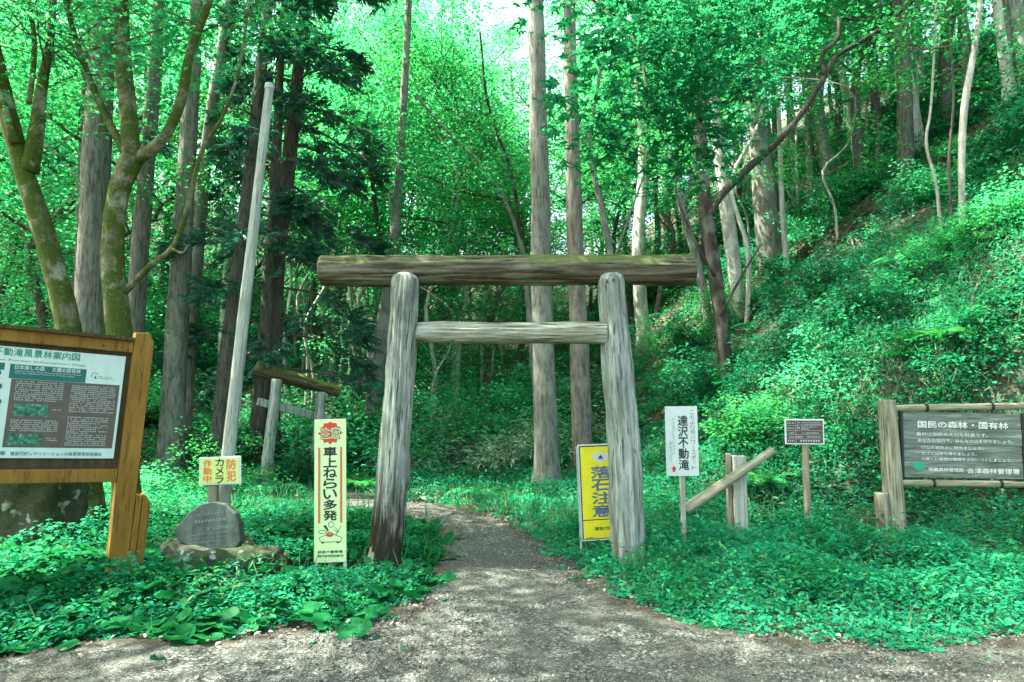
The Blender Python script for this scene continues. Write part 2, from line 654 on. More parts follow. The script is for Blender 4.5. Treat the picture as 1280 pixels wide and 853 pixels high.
def t_star(lobes, inner, spread=300, droop=.10):
    v = [(0, .32, 0), (0, 0, 0)]
    n = len(lobes)
    for i, L in enumerate(lobes):
        a = math.radians(90 + spread / 2 - spread * i / (n - 1))
        if i:
            am = math.radians(90 + spread / 2 - spread * (i - .5) / (n - 1))
            v.append((math.cos(am) * inner, .32 + math.sin(am) * inner, .03))
        for da, k in ((-11, .66), (0, 1), (11, .66)):
            aa = a - math.radians(da * -1)
            v.append((math.cos(aa) * L * k, .32 + math.sin(aa) * L * k, -droop * (1 if k == 1 else .2)))
    f = [(0, k, k + 1) for k in range(1, len(v) - 1)] + [(0, len(v) - 1, 1)]
    return np.array(v), np.array(f)


T_MAPLE = t_star([.34, .50, .66, .50, .34], .24, 250)


def t_round(n=9, cup=.10):
    v = [(0, .12, 0)]
    for i in range(n):
        a = math.radians(-60 + 300 * i / (n - 1))
        r = .5 * (1 + .06 * (i % 2))
        v.append((math.cos(a) * r, .42 + math.sin(a) * r, cup * (.6 + .4 * math.cos(i * 2.4))))
    v[1] = (v[1][0], v[1][1] - .06, v[1][2])
    f = [(0, k, k + 1) for k in range(1, n)]
    return np.array(v), np.array(f)


T_ROUND = t_round()


def t_blade():
    return (np.array([(-.02, 0, 0), (.02, 0, 0), (.022, .45, .08), (-.022, .45, .08), (.012, .8, .02), (-.012, .8, .02), (0, 1, -.12)]),
            np.array([(0, 1, 2), (0, 2, 3), (3, 2, 4), (3, 4, 5), (5, 4, 6)]))


T_BLADE = t_blade()


def t_spray():
    v, f = [], []
    rr = random.Random(3)
    for k in range(9):
        y0 = .05 + .085 * k
        s = 1 if k % 2 else -1
        a = math.radians(32 + rr.uniform(-10, 12)) * s
        L = (.62 - .045 * k) * rr.uniform(.8, 1.1)
        w = .042
        z = rr.uniform(-.06, .10)
        dx, dy = math.sin(a), math.cos(a)
        i = len(v)
        v += [(0, y0, 0), (dx * L * .5 + dy * w, y0 + dy * L * .5 - dx * w, z), (dx * L, y0 + dy * L, z - .10), (dx * L * .5 - dy * w, y0 + dy * L * .5 + dx * w, z)]
        f += [(i, i + 1, i + 2), (i, i + 2, i + 3)]
    return np.array(v), np.array(f)


T_SPRAY = t_spray()


def unit(a):
    return a / np.maximum(np.linalg.norm(a, axis=1, keepdims=True), 1e-9)


def leaves(name, pos, nrm, size, tmpl, mat, parent=None, heading=None, loc=None, rng=RNG):
    pos = np.asarray(pos, float)
    n = len(pos)
    nrm = unit(np.asarray(nrm, float))
    if heading is None:
        heading = rng.normal(size=(n, 3))
    Yv = unit(heading - nrm * (heading * nrm).sum(1, keepdims=True))
    Xv = np.cross(Yv, nrm)
    tv, tf = tmpl
    size = np.broadcast_to(size, (n,))[:, None, None]
    V = pos[:, None, :] + size * (tv[None, :, 0:1] * Xv[:, None, :] + tv[None, :, 1:2] * Yv[:, None, :] + tv[None, :, 2:3] * nrm[:, None, :])
    F = tf[None] + (np.arange(n) * len(tv))[:, None, None]
    return np_mesh(name, V.reshape(-1, 3), F.reshape(-1, 3), mat, parent, loc=loc)


def up_normals(n, spread, rng=RNG):
    a = rng.normal(0, spread, (n, 3))
    a[:, 2] = 1
    return a


# ------------------------------------------------------------------ trees
def add_limb(mb, p0, dirn, length, r, rng, droop=.0, wig=.25, steps=5, seg=5):
    """a limb as a wandering tube; returns its points"""
    p = Vector(p0)
    d = Vector(dirn).normalized()
    pts = [p.copy()]
    for k in range(steps):
        d = (d + Vector(rng.normal(0, wig, 3)) * .5 + Vector((0, 0, -droop))).normalized()
        p = p + d * (length / steps)
        pts.append(p.copy())
    rad = [max(.004, r * (1 - .85 * k / steps)) for k in range(steps + 1)]
    mb.tube(pts, rad, seg, cap=False)
    return pts


def spray_leaves(centres, radius, per, rng, flat=.22):
    c = np.repeat(np.asarray(centres), per, 0)
    n = len(c)
    rr = np.sqrt(rng.random(n)) * radius
    a = rng.random(n) * 2 * math.pi
    off = np.stack([np.cos(a) * rr, np.sin(a) * rr, rng.normal(0, flat, n) * radius - .18 * rr * rr / radius], 1)
    return c + off, off


def broad_crown(rng, axis, h0, h1, reach, n_limbs, per, leaf, tmpl, lmat, bmat, parent, spray_r=.55, sprays=5, rise=.35, limb_r=.05, offset=None, bark=True, spread=.42, sector=None):
    """axis(h) -> point of the trunk at height h in local space"""
    mb = MB()
    cs = []
    for k in range(n_limbs):
        h = h0 + (h1 - h0) * (k + rng.random()) / n_limbs
        f = (h - h0) / (h1 - h0)
        L = reach * (.55 + .6 * math.sin(math.pi * min(1, .25 + .75 * f))) * rng.uniform(.6, 1.1)
        if f > .85:
            L *= .6
        a = k * 2.399 + rng.normal(0, .4)
        if sector:
            a = sector[0] + rng.uniform(-sector[1], sector[1])
        d = Vector((math.cos(a), math.sin(a), rise + .8 * f * f))
        pts = add_limb(mb, axis(h), d, L, limb_r * (1.2 - .7 * f), rng, wig=.22)
        for q in range(sprays):
            t = rng.uniform(.3, 1.0)
            i = min(4, int(t * 5))
            p = pts[i].lerp(pts[i + 1], t * 5 - i)
            e = p + Vector((rng.normal(0, .5) * spray_r * 1.5, rng.normal(0, .5) * spray_r * 1.5, rng.normal(.05, .2)))
            add_limb(mb, p, e - p, (e - p).length, limb_r * .28, rng, wig=.15, steps=3, seg=3)
            cs.append(tuple(e))
        cs.append(tuple(pts[-1]))
    cs = np.array(cs)
    pos, off = spray_leaves(cs, spray_r, per, rng)
    nr = up_normals(len(pos), spread, rng)
    nr[:, :2] += off[:, :2] * .35
    o = leaves("crown", pos, nr, leaf * rng.uniform(.65, 1.25, len(pos)), tmpl, lmat, parent, heading=off + rng.normal(0, .4, off.shape), rng=rng)
    b = mb.build("branches", bmat, parent, smooth=True)
    return o, b


def cedar_crown(rng, axis, h0, h1, reach0, reach1, n_br, per, size, parent, bmat, droop=.12, azim=None):
    mb = MB()
    pos, hd = [], []
    for k in range(n_br):
        f = (k + rng.random()) / n_br
        h = h0 + (h1 - h0) * f
        L = (reach0 + (reach1 - reach0) * f) * rng.uniform(.65, 1.1)
        a = k * 2.399 + rng.normal(0, .35)
        if azim is not None:
            a = azim[0] + rng.uniform(-azim[1], azim[1])
        d = Vector((math.cos(a), math.sin(a), .22))
        pts = add_limb(mb, axis(h), d, L, .035, rng, droop=droop, wig=.12, steps=6, seg=4)
        for q in range(per):
            t = .25 + .75 * math.sqrt(rng.random())
            i = min(5, int(t * 6))
            p = pts[i].lerp(pts[i + 1], t * 6 - i)
            dirn = (pts[i + 1] - pts[i]).normalized()
            side = Vector((-dirn.y, dirn.x, 0)) * rng.normal(0, 1.0)
            w = (1.05 - t) * L * .35 + .08
            pos.append(p + side * w * .5 + Vector((0, 0, rng.normal(-.04, .07))))
            hd.append(dirn * .8 + side * .8 + Vector((0, 0, rng.normal(-.35, .35))))
    pos = np.array([tuple(p) for p in pos])
    hd = np.array([tuple(p) for p in hd])
    nr = up_normals(len(pos), .55, rng)
    o = leaves("crown", pos, nr, size * rng.uniform(.7, 1.2, len(pos)), T_SPRAY, LEAF_NEEDLE, parent, heading=hd, rng=rng)
    b = mb.build("branches", bmat, parent, smooth=True)
    return o, b


def trunk_tube(pts, rad, mat, parent, seg=14, rough=.16, seed=0, name="trunk", n=6, flare=True):
    sp = spline(pts, n)
    rr = lerp_list(rad, n)
    if flare:
        z0 = sp[0].z
        rr = [r * (1 + .55 * math.exp(-max(0, p.z - z0 - .1) / .22)) for r, p in zip(rr, sp)]
    mb = MB()
    mb.tube(sp, rr, seg, rough=rough, freq=2.2, seed=seed)
    return mb.build(name, mat, parent, smooth=True)


def px_trunk(name, label, pts, Y, mat, top=None, group=None, cat="tree", flare=True, lean_y=0.0):
    """pts: [(px, py, width_px)] from the ground up, all Y metres ahead; the trunk goes on to height top"""
    wp = [P(a, b, Y + lean_y * i) for i, (a, b, c) in enumerate(pts)]
    rad = [c / FPX * (Y + lean_y * i) * .44 * math.cos(math.atan((a - 640) / FPX)) for i, (a, b, c) in enumerate(pts)]
    x0, y0 = wp[0].x, wp[0].y
    g = H(x0, y0)
    slope = (wp[1] - wp[0])
    if wp[0].z > g - .05:
        k = (wp[0].z - g + .12) / max(.2, slope.z)
        base = wp[0] - slope * min(k, 1.5)
        base.z = g - .12
        wp = [base] + wp
        rad = [rad[0] * 1.03] + rad
    org = Vector((wp[0].x, wp[0].y, wp[0].z))
    if top:
        d = (wp[-1] - wp[-2]).normalized()
        d = (d + Vector((0, 0, .6))).normalized()
        q = wp[-1]
        r = rad[-1]
        n = 3
        L = (g + top - q.z) / n
        for i in range(n):
            if L <= .3:
                break
            q = q + d * L
            r *= .62
            wp.append(q)
            rad.append(max(r, .02))
    t = empty(name, org, label, cat, group)
    loc = [p - org for p in wp]
    trunk_tube(loc, rad, mat, t, seed=random.random() * 50, flare=flare)
    sp = spline(loc, 6)

    def axis(h):
        best = min(sp, key=lambda p: abs(p.z - h))
        return best
    return t, axis, org


def px_limb(parent, org, pts, Y, mat, seed=0, n=5, seg=9, dy=0.0, name="limb", tmin=.01, rough=.15):
    """a limb traced at its own distance; dy lets it come nearer or go farther along its length"""
    wp = [P(a, b, Y + dy * i) - org for i, (a, b, c) in enumerate(pts)]
    rad = [max(tmin, c / FPX * (Y + dy * i) * .45) for i, (a, b, c) in enumerate(pts)]
    sp = spline(wp, n)
    mb = MB()
    mb.tube(sp, lerp_list(rad, n), seg, rough=rough, freq=2.5, seed=seed)
    mb.build(name, mat, parent, smooth=True)
    return sp


def twig_sprays(parent, sps, rng, per, leaf, tmpl, lmat, spray_r, count, lift=0.0, bmat=None, tmin=.35, spread=.42, out=.55, box=None):
    """leaf sprays hung along traced limbs"""
    mb = MB()
    cs = []
    for sp in sps:
        for k in range(count):
            i = int((tmin + (1 - tmin) * rng.random()) * (len(sp) - 1))
            p = sp[i]
            e = p + Vector((rng.normal(0, out), rng.normal(0, out), rng.normal(lift, out * .5)))
            add_limb(mb, p, e - p, (e - p).length, .012, rng, wig=.2, steps=4, seg=4)
            cs.append(tuple(e))
    pos, off = spray_leaves(np.array(cs), spray_r, per, rng)
    nr = up_normals(len(pos), spread, rng)
    leaves("crown", pos, nr, leaf * rng.uniform(.65, 1.25, len(pos)), tmpl, lmat, parent, heading=off + rng.normal(0, .3, off.shape), rng=rng)
    mb.build("twigs", bmat or TWIG, parent, smooth=True)


def copy_tree(o, loc, rz, sc, label=None, group=None):
    c = o.copy()
    COL.objects.link(c)
    c.location = loc
    c.rotation_euler = (0, 0, rz)
    c.scale = sc if isinstance(sc, tuple) else (sc, sc, sc)
    if label:
        c["label"] = label
    if group:
        c["group"] = group
    for ch in list(o.children):
        d = ch.copy()
        COL.objects.link(d)
        d.parent = c
    return c


R_ = np.random.default_rng
# --- the two old mossy maples by the notice board
t, ax, org = px_trunk("mossy_maple", "thick mossy forked maple rising behind the post of the large notice board",
                      [(150, 440, 40), (141, 330, 36), (146, 250, 33), (166, 196, 36)], 7.6, BARK_MOSS)
l1 = px_limb(t, org, [(164, 200, 28), (160, 140, 24), (153, 60, 21), (150, -60, 17), (140, -220, 12), (120, -420, 6)], 7.6, BARK_MOSS, 1, dy=.1)
l2 = px_limb(t, org, [(172, 200, 20), (205, 172, 15), (226, 128, 14), (238, 66, 12), (262, 0, 11), (300, -130, 8), (360, -300, 4)], 7.6, BARK_MOSS, 2, dy=-.1)
l3 = px_limb(t, org, [(158, 195, 13), (130, 140, 10), (105, 80, 8), (82, 0, 7), (60, -120, 5)], 7.6, BARK_MOSS, 3, dy=.12)
l4 = px_limb(t, org, [(156, 365, 10), (185, 335, 8), (215, 310, 7), (232, 270, 7), (252, 190, 6), (276, 150, 5), (298, 90, 4), (312, 0, 4)], 7.6, BARK_MOSS, 4, dy=-.06)
l5 = px_limb(t, org, [(215, 312, 5), (228, 316, 3), (236, 306, 2)], 7.3, BARK_MOSS, 5)
twig_sprays(t, [l1, l2, l3], R_(21), 95, .085, T_MAPLE, LEAF, .55, 15, lift=.1, tmin=.40, out=.8)
def up_axis(p, q):
    a, b = Vector(p), Vector(q)
    return lambda h: a.lerp(b, max(0, min(1.2, (h - a.z) / (b.z - a.z))))


broad_crown(R_(23), up_axis(l1[-8], l1[-1]), l1[-8].z, l1[-1].z + 1.0, 4.4, 20, 44, .12, T_MAPLE, LEAF, BARK_MOSS, t, spray_r=.6, sprays=6, limb_r=.05)  # upper crown out of view, added to shade the foreground
broad_crown(R_(24), up_axis(l2[-6], l2[-1]), l2[-6].z, l2[-1].z + 1.0, 3.0, 14, 46, .12, T_MAPLE, LEAF, BARK_MOSS, t, spray_r=.6, sprays=6, limb_r=.04)  # second unseen crown layer, added to block sun over the path
t, ax, org = px_trunk("mossy_maple", "crooked mossy trunk bending away to the edge behind the notice board",
                      [(88, 430, 42), (66, 330, 36), (48, 270, 34), (30, 215, 32), (12, 150, 32), (-10, 60, 28), (-40, -60, 22), (-60, -200, 14)], 7.9, BARK_MOSS)
l1 = px_limb(t, org, [(36, 215, 24), (46, 160, 20), (52, 110, 15), (64, 40, 10), (70, -60, 9), (90, -200, 5)], 7.9, BARK_MOSS, 6)
l2 = px_limb(t, org, [(36, 130, 8), (43, 60, 7), (36, 0, 6), (20, -120, 5)], 7.7, BARK_MOSS, 7)
l3 = px_limb(t, org, [(20, 180, 14), (0, 120, 12), (-40, 30, 10), (-80, -150, 5)], 7.8, BARK_MOSS, 8)
twig_sprays(t, [l1, l2, l3], R_(22), 85, .085, T_MAPLE, LEAF, .55, 15, lift=.1, tmin=.45, out=.8)

broad_crown(R_(25), up_axis(l1[-8], l1[-1]), l1[-8].z, l1[-1].z + 3, 4.4, 20, 44, .12, T_MAPLE, LEAF, BARK_MOSS, t, spray_r=.6, sprays=6, limb_r=.05)  # unseen top foliage, added and spread wide for shade on the ground

# --- straight trunks on the left
LEFT = [
    ("cedar_tree", "thick grey cedar trunk standing between the two mossy maples", [(112, 440, 50), (118, 250, 46), (130, 20, 36)], 11.0, BARK_CEDAR, 19, 9),
    ("cedar_tree", "slender brown cedar trunk close beside the thick grey one between the maples", [(98, 440, 20), (103, 250, 18), (112, 0, 14)], 12.2, BARK_BROWN, 16, 5.5),
    ("cedar_tree", "grey cedar trunk just behind the forked mossy maple", [(166, 470, 30), (176, 300, 27), (193, 90, 22)], 12.0, BARK_CEDAR, 17, 8),
    ("cedar_tree", "stout grey trunk with furrowed bark between the notice board and the tall pole", [(213, 585, 37), (222, 400, 34), (234, 200, 27), (243, 60, 22)], 12.4, BARK_GREY, 18, 9),
    ("cedar_tree", "slimmer grey trunk touching the stout furrowed one beside the notice board", [(229, 560, 22), (245, 330, 21), (262, 160, 19), (288, 0, 16)], 13.6, BARK_GREY, 18, 9),
    ("cedar_tree", "dark brown cedar trunk directly behind the tall wooden pole", [(272, 560, 25), (293, 370, 22), (312, 220, 19), (336, 0, 15)], 12.6, BARK_BROWN, 18, 4.6),
]
for k, (nm, lab, pts, Yd, m, top, h0) in enumerate(LEFT):
    t, ax, org = px_trunk(nm, lab, pts, Yd, m, top=top)
    cedar_crown(R_(40 + k), ax, max(h0, 4) if h0 < 6 else h0 + 2, top, 1.6, .5, 14, 18, .40, t, TWIG)
t, ax, org = px_trunk("cedar_tree", "bushy dark cedar with low needle boughs above the small mossy gate",
                      [(340, 480, 27), (343, 360, 26), (358, 230, 22), (374, 80, 18), (384, -30, 15)], 13.6, BARK_BROWN, top=17)
cedar_crown(R_(61), ax, 1.9, 14, 2.6, 1.2, 52, 60, .40, t, TWIG, droop=.16)
cr2 = None
t, ax, org = px_trunk("cedar_tree", "short bare brown trunk beside the left post of the small mossy gate", [(316, 600, 18), (323, 520, 21), (334, 380, 18), (345, 200, 15)], 13.2, BARK_BROWN, top=14)
cedar_crown(R_(63), ax, 4.2, 12, 1.7, .6, 30, 26, .40, t, TWIG, droop=.16)
t, ax, org = px_trunk("leaning_tree", "leaning grey trunk seen just behind the left post of the large gate",
                      [(463, 530, 24), (474, 440, 21), (486, 360, 18), (497, 250, 14), (506, 100, 11), (512, -20, 9)], 15.0, BARK_GREY, top=16)
broad_crown(R_(64), ax, 11, 16, 2.6, 16, 60, .10, T_LEAF6, LEAF, TWIG, t)

# --- two tall straight trunks behind the gate
t, ax, org = px_trunk("conifer_tree", "tall straight trunk behind the gate opening, the thicker of the close pair",
                      [(684, 622, 38), (681, 500, 33), (677, 330, 29), (672, 100, 25), (669, -20, 23)], 11.1, BARK_GREY, top=22)
cedar_crown(R_(65), ax, 9.6, 21, 2.8, .7, 30, 24, .46, t, TWIG)
t, ax, org = px_trunk("conifer_tree", "slimmer straight trunk with reddish bark near the yellow sign, nearer the gate post",
                      [(729, 585, 31), (725, 470, 28), (719, 300, 24), (713, 80, 19), (711, -20, 18)], 12.3,
                      bark_mat("reddish_bark", (.20, .185, .155), (.068, .06, .048), patch=(.25, .225, .185)), top=22)
cedar_crown(R_(66), ax, 9.6, 21, 2.8, .7, 30, 24, .46, t, TWIG)

# --- light understorey maples reaching over the path beyond the gate
UNDER = [
    ("young_maple", "young maple with arching boughs and layered leaves between the cedar and the tall trunk pair", 15.0,
     [(668, 470, 10), (660, 380, 9), (652, 310, 8), (630, 250, 6), (600, 205, 5), (560, 165, 4), (520, 120, 3)],
     [[(652, 310, 6), (640, 220, 5), (610, 130, 4), (600, 40, 3)], [(655, 340, 5), (610, 300, 4), (560, 280, 3), (500, 270, 2)], [(630, 250, 4), (580, 240, 3), (530, 220, 2)]]),
    ("young_maple", "bent grey sapling leaning left behind the gate's right post", 14.5,
     [(772, 430, 10), (766, 340, 10), (752, 260, 9), (738, 195, 7), (742, 140, 6), (756, 60, 4)],
     [[(766, 330, 4), (790, 260, 3), (812, 190, 3), (800, 120, 2)], [(740, 200, 4), (720, 150, 3), (700, 120, 2)]]),
    ("young_maple", "slanting pale sapling between the gate's right post and the dark crooked tree", 15.5,
     [(888, 420, 14), (872, 330, 13), (852, 260, 11), (838, 190, 9), (812, 130, 6), (800, 40, 4)],
     [[(852, 260, 5), (870, 200, 4), (862, 120, 3)], [(838, 200, 4), (800, 190, 3), (770, 170, 2)]]),
]
for k, (nm, lab, Yd, pts, limbs) in enumerate(UNDER):
    t, ax, org = px_trunk(nm, lab, pts, Yd, BARK_GREY)
    sps = [px_limb(t, org, L, Yd, BARK_DARK if k == 0 else BARK_GREY, k * 3 + i, dy=-.12, n=4, seg=6, tmin=.008) for i, L in enumerate(limbs)]
    twig_sprays(t, sps + [spline([P(a, b, Yd) - org for a, b, c in pts[2:]], 4)], R_(90 + k), 60, .085, T_LEAF6, LEAF, .5, 15 if k == 0 else 8, lift=.05, tmin=.25, out=.6)

# --- the dark curved tree on the right with its long bough
YT = min(12.0, ground_at(906, 476).y)
t, ax, org = px_trunk("curved_tree", "dark crooked tree with a long bough sweeping over the hillside",
                      [(908, 474, 19), (901, 400, 20), (892, 330, 21), (881, 250, 20), (876, 170, 18), (880, 90, 16), (888, 0, 13), (900, -120, 9), (905, -260, 5)], YT, BARK_DARK, flare=False)
b1 = px_limb(t, org, [(888, 268, 10), (900, 246, 11), (939, 207, 10), (970, 179, 9), (998, 148, 8.5), (1016, 120, 8), (1032, 93, 7.5), (1044, 72, 7), (1065, 58, 6.5), (1090, 44, 6), (1111, 26, 5.5), (1143, 0, 5), (1190, -50, 3)], YT - .05, BARK_DARK, 1, dy=-.05, rough=.3)
b2 = px_limb(t, org, [(1031, 95, 8), (1028, 67, 7), (1047, 49, 6.5), (1049, 23, 5)], YT - .35, BARK_DARK, 2, n=4, rough=.3)
b3 = px_limb(t, org, [(878, 150, 9), (850, 90, 7), (800, 40, 6), (740, 0, 4), (690, -40, 2)], YT - .1, BARK_DARK, 3, dy=-.8)
b4 = px_limb(t, org, [(880, 110, 9), (900, 50, 8), (945, 10, 6), (1010, -20, 4)], YT - .1, BARK_DARK, 4, dy=-.8)
b5 = px_limb(t, org, [(882, 60, 8), (860, 0, 6), (800, -50, 5), (720, -90, 3)], YT - .1, BARK_DARK, 5, dy=-.8)
b6 = px_limb(t, org, [(893, 345, 5), (868, 300, 3.5), (845, 240, 2.5), (852, 205, 2)], YT - .1, BARK_DARK, 6, dy=-.05)
b7 = px_limb(t, org, [(900, 395, 4.5), (930, 340, 3), (952, 305, 2)], YT - .1, BARK_DARK, 7)
rg = R_(70)
mbt = MB()
cs = []
for (cx, cy, sx, sy, n, Yd, dY) in ((870, 60, 55, 60, 24, 7.4, .9), (800, 120, 60, 50, 11, 7.2, .6), (790, 30, 80, 35, 16, 7.2, .8), (950, 25, 35, 22, 7, 7.8, .8), (870, 205, 25, 25, 4, 8, .4), (740, 110, 30, 30, 3, 6.8, .4)):
    for k in range(n):
        q = P(rg.normal(cx, sx * .75), rg.normal(cy, sy * .75), rg.normal(Yd, dY * .6)) - org
        cs.append(tuple(q))
        allp = b3[4:] + b4[4:] + b5[4:] + b1[25:]
        s_ = min(allp, key=lambda p: (p - q).length)
        if (s_ - q).length < 2.6:
            add_limb(mbt, s_, q - s_, (q - s_).length, .012, rg, wig=.12, steps=4, seg=4)
pos, off = spray_leaves(np.array(cs), .42, 34, rg, .3)
LEAF_SHADED = leaf_mat("shaded_leaf", [(.009, .115, .046), (.013, .160, .064), (.020, .190, .072)], .48, gloss=.006)  # leaf green darkened to paint in the shade on the overhanging sprays
leaves("crown", pos, up_normals(len(pos), .45, rg), .19 * rg.uniform(.55, 1.2, len(pos)), T_MAPLE, LEAF_SHADED, t, heading=off + rg.normal(0, .2, off.shape) + np.array([0, 0, -.15]), rng=rg)
mbt.build("twigs", BARK_DARK, t, smooth=True)

# --- trunks on the right-hand slope
RIGHT = [
    ("hillside_tree", "grey trunk leaning beside the dark crooked tree at the foot of the slope", [(926, 395, 23), (908, 260, 20), (892, 130, 16), (880, 0, 13)], BARK_PALE),
    ("hillside_tree", "thickest grey trunk on the slope, to the right of the dark crooked tree", [(964, 360, 40), (955, 240, 33), (942, 120, 28), (930, 20, 22)], BARK_GREY),
    ("hillside_tree", "dark slender trunk half hidden behind the thickest grey trunk on the slope", [(975, 345, 20), (965, 240, 16), (958, 160, 13), (945, 40, 10)], BARK_BROWN),
    ("hillside_tree", "pale leaning trunk just uphill of the thickest grey trunk", [(1040, 240, 24), (1024, 150, 20), (1008, 60, 16), (1000, -20, 14)], BARK_GREY),
    ("hillside_tree", "lean pale trunk crossing behind the dark sweeping bough", [(1078, 222, 18), (1062, 140, 15), (1047, 60, 11), (1040, -20, 9)], BARK_PALE),
    ("hillside_tree", "blotched grey trunk on the crest above the small brown information sign", [(1148, 190, 24), (1136, 110, 20), (1122, 20, 15), (1116, -30, 13)], BARK_PALE),
    ("hillside_tree", "thin dark trunk rising straight on the crest beside the blotched grey one", [(1100, 212, 10), (1092, 120, 8), (1080, 40, 6)], BARK_BROWN),
    ("hillside_tree", "whitish wavy sapling on the slope above the forest board", [(1204, 300, 10), (1202, 200, 11), (1206, 130, 12), (1220, 50, 10), (1226, -20, 8)], BARK_PALE),
    ("hillside_tree", "thin whitish crooked sapling below the wavy one on the slope", [(1176, 285, 6), (1170, 230, 5), (1158, 180, 5), (1164, 130, 4)], BARK_PALE),
    ("hillside_tree", "thin dark sapling standing beside the wavy whitish one", [(1192, 290, 5), (1186, 210, 5), (1192, 120, 4), (1186, 30, 3)], BARK_BROWN),
    ("hillside_tree", "pale straight trunk high on the slope near the upper corner", [(1263, 125, 20), (1252, 50, 17), (1244, -20, 15)], BARK_PALE),
    ("hillside_tree", "broad pale trunk high on the slope at the very corner", [(1284, 105, 26), (1274, 40, 23), (1266, -20, 21)], BARK_GREY),
]
for k, (nm, lab, pts, m) in enumerate(RIGHT):
    g = ground_at(pts[0][0], pts[0][1])
    thin = pts[1][2] < 9
    Yd = min(g.y, 26)
    t, ax, org = px_trunk(nm, lab, pts, Yd, m, top=6.5 if thin else 13)
    broad_crown(R_(80 + k), ax, 2.6 if thin else 5.5, 6.5 if thin else 13, 1.2 if thin else 2.4, 8 if thin else 22, 50, .08 if thin else .10, T_LEAF6, LEAF, TWIG, t, limb_r=.02 if thin else .045)

# --- the wood beyond: six kinds, copied
def proto_tree(kind, seed):
    rg = R_(seed)
    hgt = {"pale": 16, "slim": 13, "fork": 12, "bushy": 9, "cedar": 17, "sapling": 5.5, "thin": 9}[kind]
    r0 = {"pale": .19, "slim": .11, "fork": .15, "bushy": .10, "cedar": .20, "sapling": .035, "thin": .055}[kind]
    m = {"pale": BARK_PALE, "slim": BARK_GREY, "fork": BARK_BROWN, "bushy": BARK_BROWN, "cedar": BARK_CEDAR, "sapling": BARK_PALE, "thin": BARK_PALE}[kind]
    nm = {"pale": "broadleaf_tree", "slim": "slender_tree", "fork": "crooked_tree", "bushy": "understorey_tree", "cedar": "cedar_tree", "sapling": "sapling", "thin": "pole_tree"}[kind]
    t = empty(nm, (0, 0, -100))
    bend = .9 if kind in ("fork", "sapling", "bushy") else .35
    pts = [Vector((0, 0, -.4))]
    for k in range(1, 7):
        pts.append(Vector((rg.normal(0, bend) * k / 6, rg.normal(0, bend) * k / 6, hgt * k / 6)))
    rad = [r0 * (1 - .85 * (k / 6) ** 1.2) for k in range(7)]
    trunk_tube(pts, rad, m, t, seg=9, n=4, seed=seed)
    sp = spline(pts, 6)

    def ax(h):
        return min(sp, key=lambda p: abs(p.z - h))
    if kind == "cedar":
        cedar_crown(rg, ax, 5, 16.5, 2.3, .5, 60, 26, .46, t, TWIG)
    elif kind == "sapling":
        broad_crown(rg, ax, 1.4, 5.4, 1.3, 14, 50, .08, T_LEAF6, LEAF, TWIG, t, spray_r=.45, sprays=4, limb_r=.015)
    elif kind == "thin":
        broad_crown(rg, ax, 4.2, 9, 1.3, 14, 46, .09, T_LEAF6, LEAF, TWIG, t, spray_r=.5, sprays=4, limb_r=.02)
    elif kind == "bushy":
        broad_crown(rg, ax, 1.6, 9, 2.3, 24, 56, .095, T_LEAF6, LEAF, TWIG, t, spray_r=.6, sprays=6, limb_r=.035)
    elif kind == "fork":
        broad_crown(rg, ax, 3.0, 12, 2.9, 24, 56, .105, T_LEAF6, LEAF, TWIG, t, spray_r=.65, sprays=6, limb_r=.05)
    else:
        broad_crown(rg, ax, hgt * .36, hgt, 2.7 if kind == "pale" else 2.0, 26, 54, .105, T_LEAF6, LEAF, TWIG, t, spray_r=.65, sprays=6)
    return t


PROTO = {}
for kind, seeds in (("pale", (101, 102)), ("slim", (103, 104)), ("fork", (105, 106)), ("bushy", (107, 108)), ("cedar", (109,)), ("sapling", (110, 111)), ("thin", (112, 113))):
    PROTO[kind] = [proto_tree(kind, s) for s in seeds]
INFO = {
    "pale": ("tall pale trunked broadleaf tree in the bright wood beyond the gate", "broadleaf trees of the wood beyond the gate"),
    "slim": ("slender grey trunk with light green crown in the wood beyond the gate", "slender grey trees of the wood beyond the gate"),
    "fork": ("crooked brown tree with spreading light boughs in the wood beyond the gate", "crooked trees of the wood beyond the gate"),
    "bushy": ("low bushy tree with leaves close to the ground in the wood beyond", "low bushy trees of the understorey"),
    "cedar": ("dark cedar standing among the lighter trees of the wood beyond", "dark cedars of the wood beyond"),
    "thin": ("thin pale pole-like trunk among many on the shady floor behind the gate", "pole-like trunks behind the gate"),
    "sapling": ("thin pale sapling with a few airy leaf layers under the tall trees", "saplings under the tall trees"),
}
for k, v in INFO.items():
    for p in PROTO[k]:
        tag(p, v[0], "tree" if k != "sapling" else "sapling", v[1])
rg = R_(7)
placed = []
first = {}


def put(kind, x, y, sc=None, info=None):
    ps = PROTO[kind]
    k = int(rg.integers(len(ps)))
    s = sc or rg.uniform(.8, 1.2)
    loc = (x, y, H(x, y))
    rz = rg.uniform(0, 6.28)
    key = (kind, k)
    if key not in first:
        first[key] = True
        o = ps[k]
        o.location = loc
        o.rotation_euler = (0, 0, rz)
        o.scale = (s, s, s)
    else:
        o = copy_tree(ps[k], loc, rz, s)
    lab, grp = (info or INFO)[kind]
    o["label"] = lab
    o["group"] = grp
    placed.append((x, y))


def scatter(kinds, n, y0, y1, x0f, x1f, gap, power=1.0, info=None):
    done = 0
    tries = 0
    while done < n and tries < n * 60:
        tries += 1
        y = y0 + (y1 - y0) * rg.random() ** power
        x = (x0f + (x1f - x0f) * rg.random()) * y
        if .005 < x / y < .15 and y < 22:
            continue
        if any((x - a) ** 2 + (y - b) ** 2 < gap * gap for a, b in placed):
            continue
        put(kinds[int(rg.integers(len(kinds)))], x, y, info=info)
        done += 1


